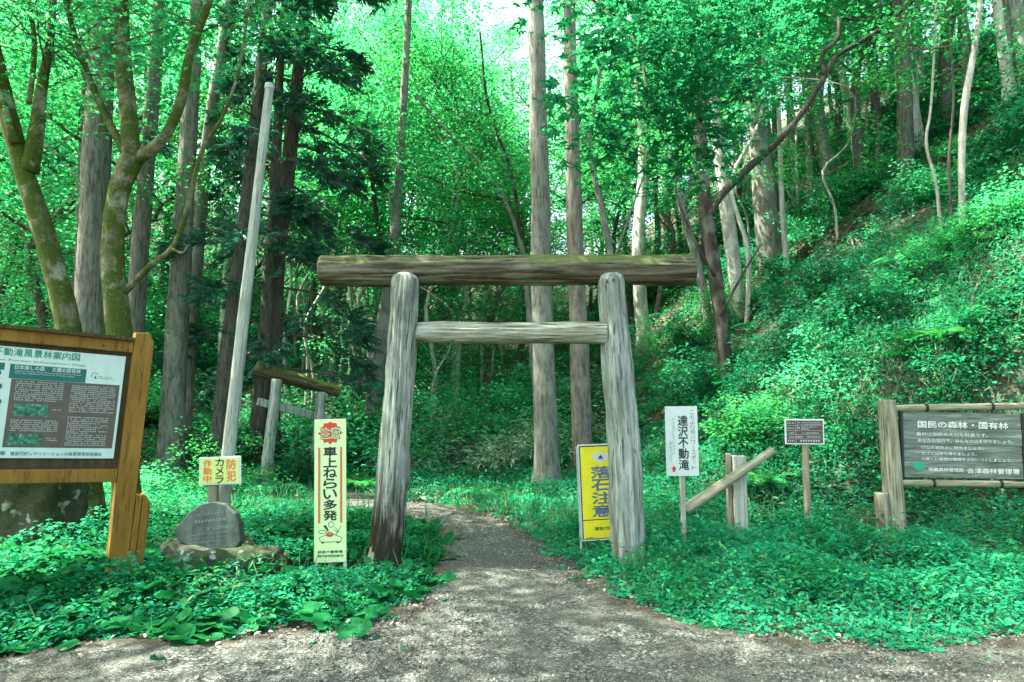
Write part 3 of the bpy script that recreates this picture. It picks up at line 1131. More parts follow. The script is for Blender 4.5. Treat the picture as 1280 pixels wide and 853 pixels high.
# unseen trees added left of the clearing so their crowns shade the path
for (x, y, s) in ((-6.6, 3.6, 1.0), (-8.6, 1.6, .95), (-5.4, 1.2, .9)):
    put("pale", x, y, s, info={"pale": ("unseen broadleaf tree added at the edge of the clearing to shade the path", "unseen trees added to shade the clearing")})
# wood behind the gate and to both sides
scatter(["slim", "slim", "fork", "pale", "bushy"], 11, 18, 30, -.55, .22, 1.5)
scatter(["bushy", "sapling", "sapling", "fork"], 10, 15, 22, -.25, .12, 1.1)
for (fx, yy, kd) in ((-.20, 25, "pale"), (-.13, 29, "fork"), (-.25, 31, "pale"), (-.17, 36, "pale"), (-.08, 33, "fork"), (-.30, 27, "fork"), (-.52, 24, "fork"), (-.62, 27, "pale")):
    put(kd, fx * yy, yy, 1.15)
for _ in range(9):
    yy = rg.uniform(22, 36)
    put("bushy", rg.uniform(-.04, .20) * yy, yy, rg.uniform(.75, 1.0))
scatter(["thin"], 30, 15.5, 26, -.34, .0, .45)
scatter(["bushy", "fork"], 12, 21, 36, .08, .36, 1.6)
scatter(["pale", "slim", "fork", "bushy"], 32, 28, 62, -.85, .85, 2.6)
scatter(["cedar"], 3, 16, 30, -.75, -.35, 2.2)
scatter(["sapling", "slim", "fork", "thin", "thin"], 36, 13, 28, .28, .80, 1.1, info={
    "sapling": ("thin sapling with airy leaf layers growing on the steep slope above the forest board", "saplings on the steep slope"),
    "slim": ("slender grey tree growing on the steep slope above the forest board", "slender trees on the steep slope"),
    "fork": ("crooked brown tree growing on the steep slope above the forest board", "crooked trees on the steep slope"),
    "thin": ("pale pole-like trunk growing on the steep slope above the forest board", "pole-like trunks on the steep slope")})
scatter(["pale", "bushy"], 8, 60, 95, -.8, .8, 4)
scatter(["slim", "bushy"], 7, 12.5, 22, -.95, -.6, 1.3)
scatter(["bushy"], 12, 20, 34, -.9, -.42, 1.5)
for ps in PROTO.values():
    for p in ps:
        if p.location.z < -50:
            p.location = (-8, 40, H(-8, 40))

# ------------------------------------------------------------------ the large gate
def frame(o_px, r_px, u_px):
    """local frame (x right, y away, z up) from three seen points, each (px, py, Y)"""
    o = P(*o_px)
    ez = (P(*u_px) - o)
    hz = ez.length
    ez.normalize()
    ex = P(*r_px) - o
    ex = ex - ez * ex.dot(ez)
    wx = ex.length
    ex.normalize()
    ey = ez.cross(ex)
    M = Matrix((ex, ey, ez)).transposed().to_4x4()
    M.translation = o
    return M, wx, hz


def log(name, p0, p1, r0, r1, mat, parent=None, org=Vector((0, 0, 0)), seg=28, rings=40, rough=.12, groove=.05, dome0=0, dome1=0, seed=0., bend=0.0, slant1=0.0, slant0=0.0, nick=None, cracks=0):
    """a log built along its own z, so the grain follows it"""
    p0, p1 = Vector(p0), Vector(p1)
    L = (p1 - p0).length
    mb = MB()
    cr_rng = random.Random(int(seed * 7 + 1))
    cracks_ = []
    for _ in range(cracks):
        za = cr_rng.uniform(-.3, L * .7)
        cracks_.append((cr_rng.uniform(0, 6.28), cr_rng.uniform(.05, .10), cr_rng.uniform(.08, .20), za, za + cr_rng.uniform(.6, 1.6), cr_rng.uniform(0, 6)))
    ts = []
    if dome0:
        ts += [(0, .25), (.012, .7), (.03, .92)]
    else:
        ts += [(0, .97), (.006, 1.0)]
    ts += [(.04 + .92 * k / rings, 1.0) for k in range(rings + 1)]
    if dome1:
        ts += [(.975, .95), (.988, .82), (.997, .55), (1.0, .22)]
    else:
        ts += [(.994, 1.0), (1.0, .97)]
    for t, k in ts:
        for j in range(seg):
            a = 2 * math.pi * j / seg
            c, s = math.cos(a), math.sin(a)
            r = r0 + (r1 - r0) * t
            z = t * L
            crk = 0.0
            for (ca, cw, cd, z0, z1, ph) in cracks_:
                if z0 < z < z1:
                    da = (a - ca - .10 * math.sin(z * 2.1 + ph) - .04 * math.sin(z * 9 + ph) + math.pi) % (2 * math.pi) - math.pi
                    crk = max(crk, cd * math.exp(-(da / cw) ** 2) * min(1, (z - z0) * 6, (z1 - z) * 6))
            g = 1 + rough * mnoise.noise(Vector((c * .9 + seed, s * .9, z * 1.1 + seed))) + rough * .45 * mnoise.noise(Vector((c * 1.8 + seed, s * 1.8, z * 4.5))) + groove * mnoise.noise(Vector((c * 5 + seed, s * 5, z * .7))) + groove * .6 * mnoise.noise(Vector((c * 13, s * 13 + seed, z * 1.6)))
            g -= crk
            if nick:
                g *= nick(a, z)
            sl = slant1 * c * r * max(0, (t - .5) * 2) + slant0 * c * r * max(0, (.5 - t) * 2)
            mb.v.append((c * r * k * g + bend * math.sin(math.pi * t), s * r * k * g, z + sl))
    n = len(ts)
    for i in range(n - 1):
        for j in range(seg):
            j2 = (j + 1) % seg
            mb.f.append((i * seg + j, i * seg + j2, (i + 1) * seg + j2, (i + 1) * seg + j))
    mb.f.append(tuple(range(seg - 1, -1, -1)))
    mb.f.append(tuple((n - 1) * seg + j for j in range(seg)))
    o = mb.build(name, mat, parent, smooth=True)
    o.location = p0 - org
    o.rotation_mode = 'QUATERNION'
    o.rotation_quaternion = (p1 - p0).to_track_quat('Z', 'X' if abs((p1 - p0).normalized().x) < .9 else 'Y')
    return o


YG = 6.45
gate_org = Vector((0, YG, 0))
gate = empty("torii_gate", gate_org, "large weathered log torii gate standing across the gravel path", "gate")
bl, tl = P(481, 712, YG), P(506.5, 341, YG - .02)
br, tr = P(787, 708, YG + .05), P(763, 341, YG + .03)


def nick_left(a, z):
    # the foot of this post is rotted away on its outer front
    if z < .42:
        k = math.exp(-((math.cos(a - 3.9) - 1) / .35) ** 2) if math.cos(a - 3.9) > 0 else 0
        return 1 - .38 * k * (1 - z / .42)
    return 1


log("post", bl - Vector((0, 0, .05)), tl, .158, .128, GATE_POST, gate, gate_org, dome1=1, seed=3, rings=150, seg=80, rough=.20, groove=.10, cracks=9, nick=nick_left, bend=-.02)
log("post", br - Vector((0, 0, .05)), tr, .152, .128, GATE_POST2, gate, gate_org, dome1=1, seed=9, rings=150, seg=80, rough=.20, groove=.09, cracks=8, bend=.012)
# the broken splinter at the foot of the left post
log("rotten_splinter", P(464, 712, YG - .07), P(468, 676, YG - .05), .062, .02, GATE_RAIL, gate, gate_org, seg=12, rings=10, rough=.5, groove=.15, dome1=1, seed=5)
log("top_beam", P(401, 338.5, YG + .11), P(867, 338.5, YG + .13), .142, .150, GATE_BEAM, gate, gate_org, seed=13, rings=180, seg=72, rough=.16, groove=.10, cracks=12, slant1=.0)
log("cross_rail", P(508, 415.5, YG + .02), P(758, 416.5, YG + .03), .092, .106, GATE_RAIL, gate, gate_org, seed=21, rings=120, seg=60, rough=.18, groove=.13, cracks=9)
IRON = plain("rusty_iron", (.05, .04, .03), .7)
for (a, b) in ((759, 352), (767, 350)):
    mbn = MB()
    q = P(a, b, YG - .102) - gate_org
    mbn.tube([q + Vector((0, .02, 0)), q + Vector((0, -.012, 0))], [.012, .012], 8)
    mbn.build("bolt", IRON, gate)

# ------------------------------------------------------------------ the small gate at the side path
sg_org = P(340, 600, 11.6)
sg = empty("torii_gate", sg_org, "small grey torii with a mossy top log at the side path", "gate")
MOSS_BEAM = wood_mat("mossy_beam", (.10, .085, .04), (.05, .04, .02), (.02, .02, .01), moss=((.13, .155, .025), .60), grain=9)
log("post", P(331, 612, 11.6), P(346, 474, 11.6), .098, .082, GATE_POST2, sg, sg_org, seg=16, rings=30, seed=31)
log("post", P(391, 624, 12.2), P(402, 490, 12.2), .095, .08, GATE_POST2, sg, sg_org, seg=16, rings=30, seed=33)
log("top_beam", P(319, 460, 11.65), P(424, 490, 12.4), .115, .105, MOSS_BEAM, sg, sg_org, seg=36, rings=90, seed=35, rough=.38, groove=.2, cracks=6)
fb = MB()
q0, q1 = P(322, 502, 11.55), P(413, 525, 12.3)
d = q1 - q0
rot = d.to_track_quat('X', 'Z').to_matrix()
fb.box((q0 + q1) / 2 - sg_org, (d.length, .07, .13), rot)
fb.build("cross_rail", GATE_POST2, sg, bevel=.008)

# ------------------------------------------------------------------ lettering
_dg = None


def glyphs(body, bold=0.0, line=1.0):
    """outline of a text as points and faces, its own box scaled to 0..1"""
    c = bpy.data.curves.new("lettering", 'FONT')
    c.body = body
    c.align_x = 'CENTER'
    c.space_line = line
    c.offset = bold
    c.resolution_u = 3
    o = bpy.data.objects.new("lettering", c)
    COL.objects.link(o)
    me = bpy.data.meshes.new_from_object(o.evaluated_get(bpy.context.evaluated_depsgraph_get()))
    v = np.empty(len(me.vertices) * 3, np.float32)
    me.vertices.foreach_get("co", v)
    v = v.reshape(-1, 3)[:, :2].copy()
    f = [tuple(p.vertices) for p in me.polygons]
    bpy.data.objects.remove(o)
    bpy.data.curves.remove(c)
    bpy.data.meshes.remove(me)
    lo, hi = v.min(0), v.max(0)
    return (v - lo) / np.maximum(hi - lo, 1e-6), f


class Ink:
    """flat marks on a panel face: local x (right), z (up), lying at y"""

    def __init__(self, y):
        self.y = y
        self.mb = MB()

    def text(self, body, cx, cz, w, h, bold=0.0, skew=0.0):
        v, f = glyphs(body)
        nch = max(1, len(body))
        d = bold * min(h, w / nch * 1.1) * 1.1
        for q, (dx, dz) in enumerate(((0, 0), (d, 0), (-d, 0), (0, d), (0, -d)) if bold else ((0, 0),)):
            i = len(self.mb.v)
            for a, b in v:
                self.mb.v.append((cx + dx + (a - .5) * w, self.y - .00012 * q, cz + dz + (b - .5) * h))
            self.mb.f += [tuple(i + k for k in p) for p in f]
        return self

    def column(self, body, cx, top, bottom, w, bold=0.0, fill=.88):
        n = len(body)
        ch = (top - bottom) / n
        for k, c in enumerate(body):
            if c == ' ':
                continue
            zc = top - ch * (k + .5)
            if c == 'ー':
                self.rect(cx, zc, w * .12, ch * .7)
            elif c in 'っょッ':
                self.text(c, cx + w * .1, zc + ch * .1, w * .6, ch * .55, bold)
            else:
                self.text(c, cx, zc, w, ch * fill, bold)
        return self

    def rect(self, cx, cz, w, h):
        y = self.y
        self.mb.quad((cx - w / 2, y, cz - h / 2), (cx + w / 2, y, cz - h / 2), (cx + w / 2, y, cz + h / 2), (cx - w / 2, y, cz + h / 2))
        return self

    def poly(self, pts):
        i = len(self.mb.v)
        self.mb.v += [(x, self.y, z) for x, z in pts]
        self.mb.f.append(tuple(range(i, i + len(pts))))
        return self

    def line(self, pts, w):
        for (a, b), (c, d) in zip(pts[:-1], pts[1:]):
            dx, dz = c - a, d - b
            L = math.hypot(dx, dz) or 1e-6
            nx, nz = -dz / L * w / 2, dx / L * w / 2
            self.poly([(a + nx, b + nz), (a - nx, b - nz), (c - nx, d - nz), (c + nx, d + nz)])
        return self

    def ring(self, cx, cz, rx, rz, w, n=20, a0=0, a1=6.2832):
        p = [(cx + rx * math.cos(a0 + (a1 - a0) * k / n), cz + rz * math.sin(a0 + (a1 - a0) * k / n)) for k in range(n + 1)]
        return self.line(p, w)

    def disc(self, cx, cz, rx, rz, n=20):
        return self.poly([(cx + rx * math.cos(6.2832 * k / n), cz + rz * math.sin(6.2832 * k / n)) for k in range(n)])

    def tiny(self, x0, x1, z, h, rng, w=.004):
        """a row of print too small to read"""
        x = x0
        while x < x1:
            L = min(rng.uniform(.5, 1.0) * h, x1 - x)
            if rng.random() > .12:
                self.rect(x + L / 2, z + rng.normal(0, h * .06), L * .8, h * .17)
                self.rect(x + L / 2, z - h * .28, L * .75, h * .14)
                self.rect(x + L * rng.uniform(.3, .7), z, L * .16, h * .75)
                if rng.random() > .4:
                    self.rect(x + L / 2, z + h * .3, L * .6, h * .14)
            x += L + h * .12
        return self

    def build(self, name, mat, parent):
        return self.mb.build(name, mat, parent)


WHITE = plain("sign_white", (.54, .62, .56), .45, .06)
INK = plain("black_ink", (.018, .022, .02), .5, .05)
INK_GREEN = plain("green_ink", (.015, .16, .10), .5, .05)
INK_RED = plain("red_ink", (.50, .05, .025), .5, .05)
METAL = plain("galvanised_steel", (.38, .42, .40), .4, .1)

# ------------------------------------------------------------------ the notice board on the left
# right-hand post at (-3.2, 5.85); the board runs towards the viewer's left
M, w_, h_ = frame((152, 600, 5.84), (152 + 200, 610, 5.84 + .75), (172, 418, 5.84))
M, w_, h_ = frame((157, 585, 5.85), (157 - 157, 577, 5.28), (176, 425, 5.85))
# x must run right: rebuild with the far edge as +x
o_ = P(157, 585, 5.85)
ez = (P(176.5, 425, 5.85) - o_).normalized()
ex = (o_ - P(0, 579, 5.30))
ex = (ex - ez * ex.dot(ez)).normalized()
ey = ez.cross(ex)
M = Matrix((ex, ey, ez)).transposed().to_4x4()
M.translation = o_
board = empty("notice_board", label="wide brown timber notice board with a large printed forest guide panel", cat="notice board", mat=M)
Mi = M.inverted()


def L_(px, py, Mx=None, Minv=None, off=0.0):
    """where the ray through px, py meets the plane y = off of a local frame"""
    Mx, Minv = Mx or M, Minv or Mi
    o = Minv @ Vector((0, 0, EYE))
    d = (Minv.to_3x3() @ ray(px, py))
    t = (off - o.y) / d.y
    q = o + d * t
    return q.x, q.z


WB = 1.75                                    # width of the board, most of it outside the picture
zt = L_(150, 439.5)[1]                         # underside of the top rail
zb = L_(140, 583)[1]
xr = L_(149, 590)[0]
pw = .165
a1, b1_ = L_(166, 419)
a2, b2_ = L_(143, 725)
zground = b2_ - .12
mb = MB()
post_w = L_(189, 440)[0] - L_(164.5, 440)[0]
xl = L_(165, 440)[0]
xlb = L_(141, 722)[0]
print("BOARD", zt, zb, xr, post_w, xl, xlb, zground, b1_)
mb.prism([(xl, -.9), (xl + post_w, -.9), (xl + post_w, b1_ - .05), (xl + post_w * .7, b1_ + .03), (xl, b1_ + .02)], -.06, .06)
mb.build("post", PLANK, board, bevel=.006)
mb = MB()
mb.prism([(xl - WB, -.9), (xl - WB + post_w, -.9), (xl - WB + post_w, b1_), (xl - WB, b1_ + .02)], -.06, .06)
mb.build("post", PLANK, board, bevel=.006)
mb = MB()
sx = xl + post_w + .004
mb.prism([(sx, -.9), (sx + .05, -.9), (sx + .05, -.24), (sx, -.22)], -.05, .07)
mb.build("brace_post", PLANK, board, bevel=.006)
mb = MB()
mb.prism([(sx + .054, -.9), (sx + .118, -.9), (sx + .118, -.29), (sx + .075, -.225), (sx + .054, -.225)], -.05, .07)
mb.build("brace_post", PLANK, board, bevel=.006)
mb = MB()
mb.prism([(xl - WB + post_w, zt), (xl - .002, zt), (xl - .002, zt + .095), (xl - WB + post_w, zt + .095)], -.045, .045)
mb.build("top_rail", PLANK, board, bevel=.005)
mb = MB()
mb.prism([(xl - WB + post_w, zb - .125), (xl - .002, zb - .125), (xl - .002, zb - .02), (xl - WB + post_w, zb - .02)], -.045, .045)
mb.build("bottom_rail", PLANK, board, bevel=.005)
mb = MB()
mb.prism([(xl - WB + post_w + .002, zb - .018), (xl - .004, zb - .018), (xl - .004, zt - .003), (xl - WB + post_w + .002, zt - .003)], .0, .03)
mb.build("backboard", BACKBOARD, board)
mb = MB()
mb.prism([(xl - WB - .05, zt + .097), (xl - .003, zt + .097), (xl - .003, zt + .125), (xl - WB - .05, zt + .125)], -.09, .11)
mb.build("top_cap", wood_mat("mossy_cap", (.10, .08, .03), (.05, .04, .015), (.03, .02, .01), moss=((.07, .12, .03), .75)), board)
# printed panel
pt = L_(157, 446)[1]
pb = L_(144, 573)[1]
pr = L_(157, 446)[0]
pl = xl - WB + post_w + .06
PAN = MB()
PAN.box(((pl + pr) / 2, -.010, (pt + pb) / 2), (pr - pl, .012, pt - pb))
panel = PAN.build("printed_panel", plain("panel_print_white", (.50, .64, .56), .4, .05), board)
yp = -.0175


def px2(px, py):
    return L_(px, py, off=-.0175)


x_a, z_a = px2(0, 441)
INKG = plain("print_green", (.02, .23, .15), .5, .05)
TEALD = plain("print_teal", (.012, .13, .105), .5, .05)
BROWN = plain("print_brown", (.105, .085, .07), .5, .08)
PALE = plain("print_pale", (.50, .58, .52), .5, .05)
PHOTO = leaf_mat
cw = (px2(100, 449)[0] - px2(-4, 438)[0]) / 8.6          # one heading character
hx1 = px2(100.5, 449)[0]
hz = px2(50, 443)[1]
ink = Ink(yp)
head = "達沢不動滝風景林案内図"
for k, ch in enumerate(reversed(head)):
    ink.text(ch, hx1 - cw * (k + .5), hz + .0, cw * .86, cw * .92, .018)
ink.build("heading", INKG, panel)
ink = Ink(yp)
ex1 = px2(107, 457)[0]
ink.text("Tatsusawa Fudotaki Recreation Forest Infomation Map", ex1 - .62, px2(60, 454)[1], 1.24, cw * .30, .0)
ink.build("english_heading", BROWN, panel)
bx0, bx1 = px2(11, 470)[0], px2(107.5, 470)[0]
bz1, bz0 = px2(60, 456.5)[1] - .0, px2(60, 474)[1]
ink = Ink(yp)
ink.rect((bx0 + bx1) / 2, (bz0 + bz1) / 2 - .012, bx1 - bx0, bz1 - bz0)
ink.rect(px2(2, 456)[0] - .06, (bz0 + bz1) / 2 + .02, .16, .055)
ink.build("title_band", TEALD, panel)
ink = Ink(yp - .0012)
bw = bx1 - bx0
ink.text("日本美しの森", bx0 + bw * .25, bz1 - .033, bw * .38, .036, .012)
ink.text("お薦め国有林", bx0 + bw * .73, bz1 - .033, bw * .38, .036, .012)
ink.text("Japan's Forest Way, Recommended Recreation", bx0 + bw * .5, bz1 - .064, bw * .86, .013)
ink.text("Into the National Forest in Tohoku Japan", bx0 + bw * .46, bz1 - .080, bw * .78, .013)
ink.build("band_lettering", PALE, panel)
# brown text field
fx0, fx1 = px2(9, 520)[0] - .005, px2(145, 520)[0]
fz1, fz0 = px2(80, 477.5)[1], px2(70, 560)[1]
ink = Ink(yp)
ink.rect((fx0 + fx1) / 2, (fz0 + fz1) / 2, fx1 - fx0, fz1 - fz0)
ink.build("text_field", BROWN, panel)
rg = R_(5)
ink = Ink(yp - .0012)
fw, fh = fx1 - fx0, fz1 - fz0
rowh = fh / 33


def rows(u0, u1, v0, v1):
    z = fz1 - v0 * fh
    while z > fz1 - v1 * fh:
        end = u1 if rg.random() > .15 else u0 + (u1 - u0) * rg.uniform(.5, .95)
        ink.tiny(fx0 + u0 * fw, fx0 + end * fw, z, rowh * .75, rg)
        z -= rowh


rows(.04, .47, .03, .33)
rows(.54, .97, .05, .47)
rows(.54, .93, .53, .97)
rows(.04, .46, .60, .78)
rows(.39, .47, .43, .46)
rows(.37, .47, .86, .92)
ink.build("small_print", PALE, panel)


def print_photo(name, u0, u1, v0, v1, seed):
    m, t, b, o = mat_new(name)
    v = coords(t, (1, 1, 1))
    n = tnoise(t, v, 30 + seed, 5, .7)
    c = ramp(t, n, [(.35, (.004, .03, .02)), (.52, (.02, .14, .08)), (.62, (.05, .28, .16)), (.72, (.5, .6, .55))])
    t.links.new(c, b.inputs["Base Color"])
    b.inputs["Roughness"].default_value = .5
    k = Ink(yp - .0012)
    k.rect(fx0 + (u0 + u1) / 2 * fw, fz1 - (v0 + v1) / 2 * fh, (u1 - u0) * fw, (v1 - v0) * fh)
    k.build("printed_picture", m, panel)


print_photo("print_wood_view", .05, .35, .36, .54, 0)
print_photo("print_waterfall_view", .03, .33, .80, .97, 9)
ink = Ink(yp)
fzc = px2(70, 567.5)[1]
x1_ = px2(127, 568)[0]
body = "猪苗代町レクリエーションの森管理運営協議会"
ww = px2(127, 568)[0] - px2(13, 564)[0]
ink.text(body, x1_ - ww / 2, fzc, ww, .030, .006)
ink.text("会津森林管理署", px2(4, 564)[0] - .12, fzc + .002, .27, .030, .006)
# mark of the forest office beside the band
mx, mz = px2(118, 470)
ink.ring(mx, mz, .022, .026, .004, 10, .3, 3.6)
ink.poly([(mx - .002, mz - .02), (mx + .02, mz - .022), (mx + .008, mz + .004)])
ink.tiny(mx + .03, mx + .13, mz - .002, .011, rg)
ink.tiny(mx + .03, mx + .15, mz - .018, .011, rg)
ink.build("footer_lettering", INK_GREEN, panel)
ink = Ink(yp)
for k, (a, b) in enumerate(((0, 466), (1, 483), (0, 502), (-9, 520), (-20, 480), (-40, 500))):
    x, z = px2(a, b)
    ink.disc(x - .035, z, .045, .028)
ink.build("map_patches", TEALD, panel)
for (a, b) in ((129, 432), (160, 437.5)):
    mb = MB()
    x, z = L_(a, b, off=-.05)
    mb.tube([(x, -.053, z), (x, -.04, z)], [.009, .009], 8)
    mb.build("bolt", IRON, board)

# ------------------------------------------------------------------ the rock, the plinth and the engraved slab
def boulder(name, c, s, mat, label, cat, seed, sub=4, rough=.28, parent=None):
    import bmesh
    bm = bmesh.new()
    bmesh.ops.create_icosphere(bm, subdivisions=sub, radius=1)
    for v in bm.verts:
        p = v.co.copy()
        q = Vector((max(-.78, min(.78, p.x)), max(-.78, min(.78, p.y)), max(-.8, min(.8, p.z)))) * 1.15
        k = 1 + rough * mnoise.noise(p * 1.6 + Vector((seed, 0, 0))) + rough * .5 * mnoise.noise(p * 4 + Vector((0, seed, 0))) + rough * .22 * mnoise.noise(p * 10 + Vector((0, 0, seed)))
        v.co = Vector((q.x * s[0], q.y * s[1], q.z * s[2])) * k
    me = bpy.data.meshes.new(name)
    bm.to_mesh(me)
    bm.free()
    me.polygons.foreach_set("use_smooth", [True] * len(me.polygons))
    me.materials.append(mat)
    o = bpy.data.objects.new(name, me)
    link(o, parent)
    o.location = c
    if label:
        tag(o, label, cat)
    return o


c = P(28, 668, 7.0)
boulder("mossy_boulder", (c.x, c.y, .40), (.50, .40, .56), ROCK, "big dark boulder with moss and pale lichen under the notice board", "rock", 4.2, rough=.22)
c = P(272, 725, 6.05)
boulder("plinth_rock", (c.x + .02, c.y + .06, .01), (.54, .32, .27), ROCK_BASE, "low mossy rock with white lichen under the engraved slab", "rock", 8.8, rough=.4)
c = P(338, 722, 6.15)
boulder("mossy_stone", (c.x, c.y, .04), (.16, .15, .13), rock_mat("brown_moss_rock", (.12, .10, .05), (.05, .04, .02), (.10, .085, .02), None, .35), "small brown mossy stone beside the engraved slab's rock", "rock", 2.1, rough=.3)
# slab
M2, w2, h2 = frame((262, 692, 6.05), (300, 692, 6.05), (262, 626, 6.12))
slab_root = empty("engraved_slab", label="dark rounded stone slab with faint engraved lines on a mossy rock", cat="stone marker", mat=M2)
Mi2 = M2.inverted()
out_px = [(243, 685), (226, 676), (220, 663), (231, 650), (240, 640), (255, 630), (270, 627), (285, 630), (297, 642), (302, 656), (304, 676), (297, 686), (270, 689)]
out = [L_(a, b, M2, Mi2) for a, b in out_px]
mb = MB()
mb.prism(out, -.055, .055)
sl = mb.build("stone", SLAB, slab_root, bevel=.012)
rg = R_(9)
ink = Ink(-.0575)
for row, (v, u0, u1, hh) in enumerate(((644, 250, 283, .016), (652.5, 247, 287, .030), (661, 262, 289, .030), (669, 243, 288, .014), (674, 246, 286, .012), (679, 240, 280, .012))):
    xa, z = L_(u0, v, M2, Mi2)
    xb, _ = L_(u1, v, M2, Mi2)
    ink.tiny(xa, xb, z, hh, rg)
ink.build("engraving", plain("faded_engraving", (.22, .29, .23), .7, .2), slab_root)

# ------------------------------------------------------------------ tall pole and camera sign
pb_, pt_ = P(272, 668, 6.75), P(337, 108, 6.95)
pole_org = Vector((pb_.x, pb_.y, 0))
pole = empty("utility_pole", pole_org, "tall slim leaning grey wooden pole behind the engraved slab", "pole")
log("shaft", pb_ - Vector((0, 0, .2)), pt_, .072, .043, POLE_WOOD, pole, pole_org, seg=18, rings=60, rough=.05, groove=.03, seed=2)
dd = (pt_ - pb_).normalized()
mb = MB()
mb.tube([pt_ - dd * .03 - pole_org, pt_ + dd * .02 - pole_org, pt_ + dd * .03 - pole_org], [.05, .05, .035], 14)
mb.build("cap", METAL, pole, smooth=False)
M3, w3, h3 = frame((275.5, 606, 6.52), (301, 606, 6.52), (275.5, 571, 6.52))
cs_ = empty("camera_sign", label="small yellow security camera sign with orange characters on a post by the pole", cat="sign", mat=M3)
wS, hS = 51 / FPX * 6.6, h3
mb = MB()
mb.box((0, 0, hS / 2), (wS, .012, hS))
mb.build("sign_board", WHITE, cs_, bevel=.003)
mb = MB()
mb.box((0, -.0075, hS / 2), (wS * .90, .003, hS * .88))
face = mb.build("sign_face", plain("pale_yellow_face", (.58, .70, .22), .5, .06), cs_)
ink = Ink(-.0105)
ink.column("防犯", wS * .27, hS * .92, hS * .10, wS * .22, .03)
ink.column("作動中", -wS * .30, hS * .92, hS * .08, wS * .19, .03)
ink.build("orange_lettering", plain("orange_ink", (.66, .20, .06), .5, .05), face)
ink = Ink(-.0105)
ink.column("カメラ", -wS * .01, hS * .95, hS * .04, wS * .2, .02)
ink.build("black_lettering", INK, face)
mb = MB()
mb.box((-.085, .05, -.28), (.085, .07, .75))
mb.build("post", STAKE, cs_, bevel=.008)

# ------------------------------------------------------------------ tall yellow-green warning sign
M4, w4, h4 = frame((413, 703, 6.18), (433, 702, 6.18), (413, 524, 6.22))
sign = empty("warning_sign", label="tall narrow pale yellow car theft warning sign by the gate's left post", cat="sign", mat=M4)
wS, hS = 39.5 / FPX * 6.2 / 1.01, h4
mb = MB()
mb.box((0, 0, hS / 2), (wS, .014, hS))
mb.build("sign_board", plain("pale_lime_panel", (.56, .74, .36), .45, .05), sign)
f0 = -.0085
ink = Ink(f0)
cz = hS * .90
star = []
for k in range(24):
    a = 6.2832 * k / 24
    r = 1.0 if k % 2 == 0 else .80
    if k in (5, 7):
        r *= 1.12
    star.append((math.cos(a) * wS * .40 * r, cz + math.sin(a) * hS * .082 * r))
ink.poly(star)
ink.build("red_burst", INK_RED, sign)
ink = Ink(f0 - .0012)
ink.text("注", -wS * .17, cz, wS * .31, hS * .075, .045)
ink.text("意", wS * .18, cz, wS * .31, hS * .075, .045)
ink.build("burst_outline", plain("lime_ink", (.56, .74, .36), .5, .05), sign)
ink = Ink(f0 - .0022)
ink.text("注", -wS * .17, cz, wS * .29, hS * .07, .0)
ink.text("意", wS * .18, cz, wS * .29, hS * .07, .0)
ink.build("burst_lettering", INK, sign)
BRICK = plain("brick_ink", (.52, .15, .05), .5, .05)
for s_ in (-1, 1):
    ink = Ink(f0)
    ink.rect(s_ * wS * .345, hS * .535, wS * .075, hS * .53)
    ink.build("orange_bar", BRICK, sign)
ink = Ink(f0)
ink.column("車上ねらい多発", 0, hS * .805, hS * .285, wS * .42, .035, .9)
ink.text("猪苗代警察署", 0, hS * .072, wS * .78, hS * .018, .02)
ink.text("猪苗代地区防犯協会連合会", 0, hS * .045, wS * .82, hS * .016, .02)
ink.build("black_lettering", INK, sign)
ink = Ink(f0)
u = wS
z0 = hS * .135
lw = u * .018
ink.line([(-.3 * u, z0 + .02 * u), (.34 * u, z0 + .02 * u)], lw)
ink.line([(-.30 * u, z0 + .03 * u), (-.34 * u, z0 + .16 * u), (-.12 * u, z0 + .24 * u), (.14 * u, z0 + .24 * u), (.37 * u, z0 + .14 * u), (.33 * u, z0 + .03 * u)], lw)
ink.ring(-.36 * u + .12 * u, z0 + .33 * u, .12 * u, .05 * u, lw, 12)
ink.ring(.03 * u, z0 + .55 * u, .085 * u, .085 * u, lw, 14)
ink.line([(.12 * u, z0 + .38 * u), (.25 * u, z0 + .30 * u), (.34 * u, z0 + .52 * u)], lw)
ink.line([(.18 * u, z0 + .22 * u), (.24 * u, z0 + .36 * u), (.16 * u, z0 + .46 * u)], lw)
ink.poly([(-.22 * u, z0 + .52 * u), (-.14 * u, z0 + .54 * u), (-.05 * u, z0 + .40 * u), (-.06 * u, z0 + .32 * u), (-.13 * u, z0 + .40 * u)])
ink.disc(-.23 * u, z0, .05 * u, .022 * u, 10)
ink.disc(.24 * u, z0, .05 * u, .022 * u, 10)
ink.build("line_drawing", INK, sign)
ink = Ink(f0 - .0012)
ink.ring(-.01 * u, z0 + .25 * u, .10 * u, .05 * u, u * .05, 12)
ink.build("red_drawing", INK_RED, sign)
mb = MB()
for s_ in (-1, 1):
    mb = MB()
    mb.box((s_ * (wS / 2 - .014), .012, -.12), (.028, .012, .26))
    mb.build("leg", WHITE, sign)
mb = MB()
mb.box((.0, .03, hS * .35 - .2), (.05, .04, hS * .7 + .3))
mb.build("stake", STAKE, sign)

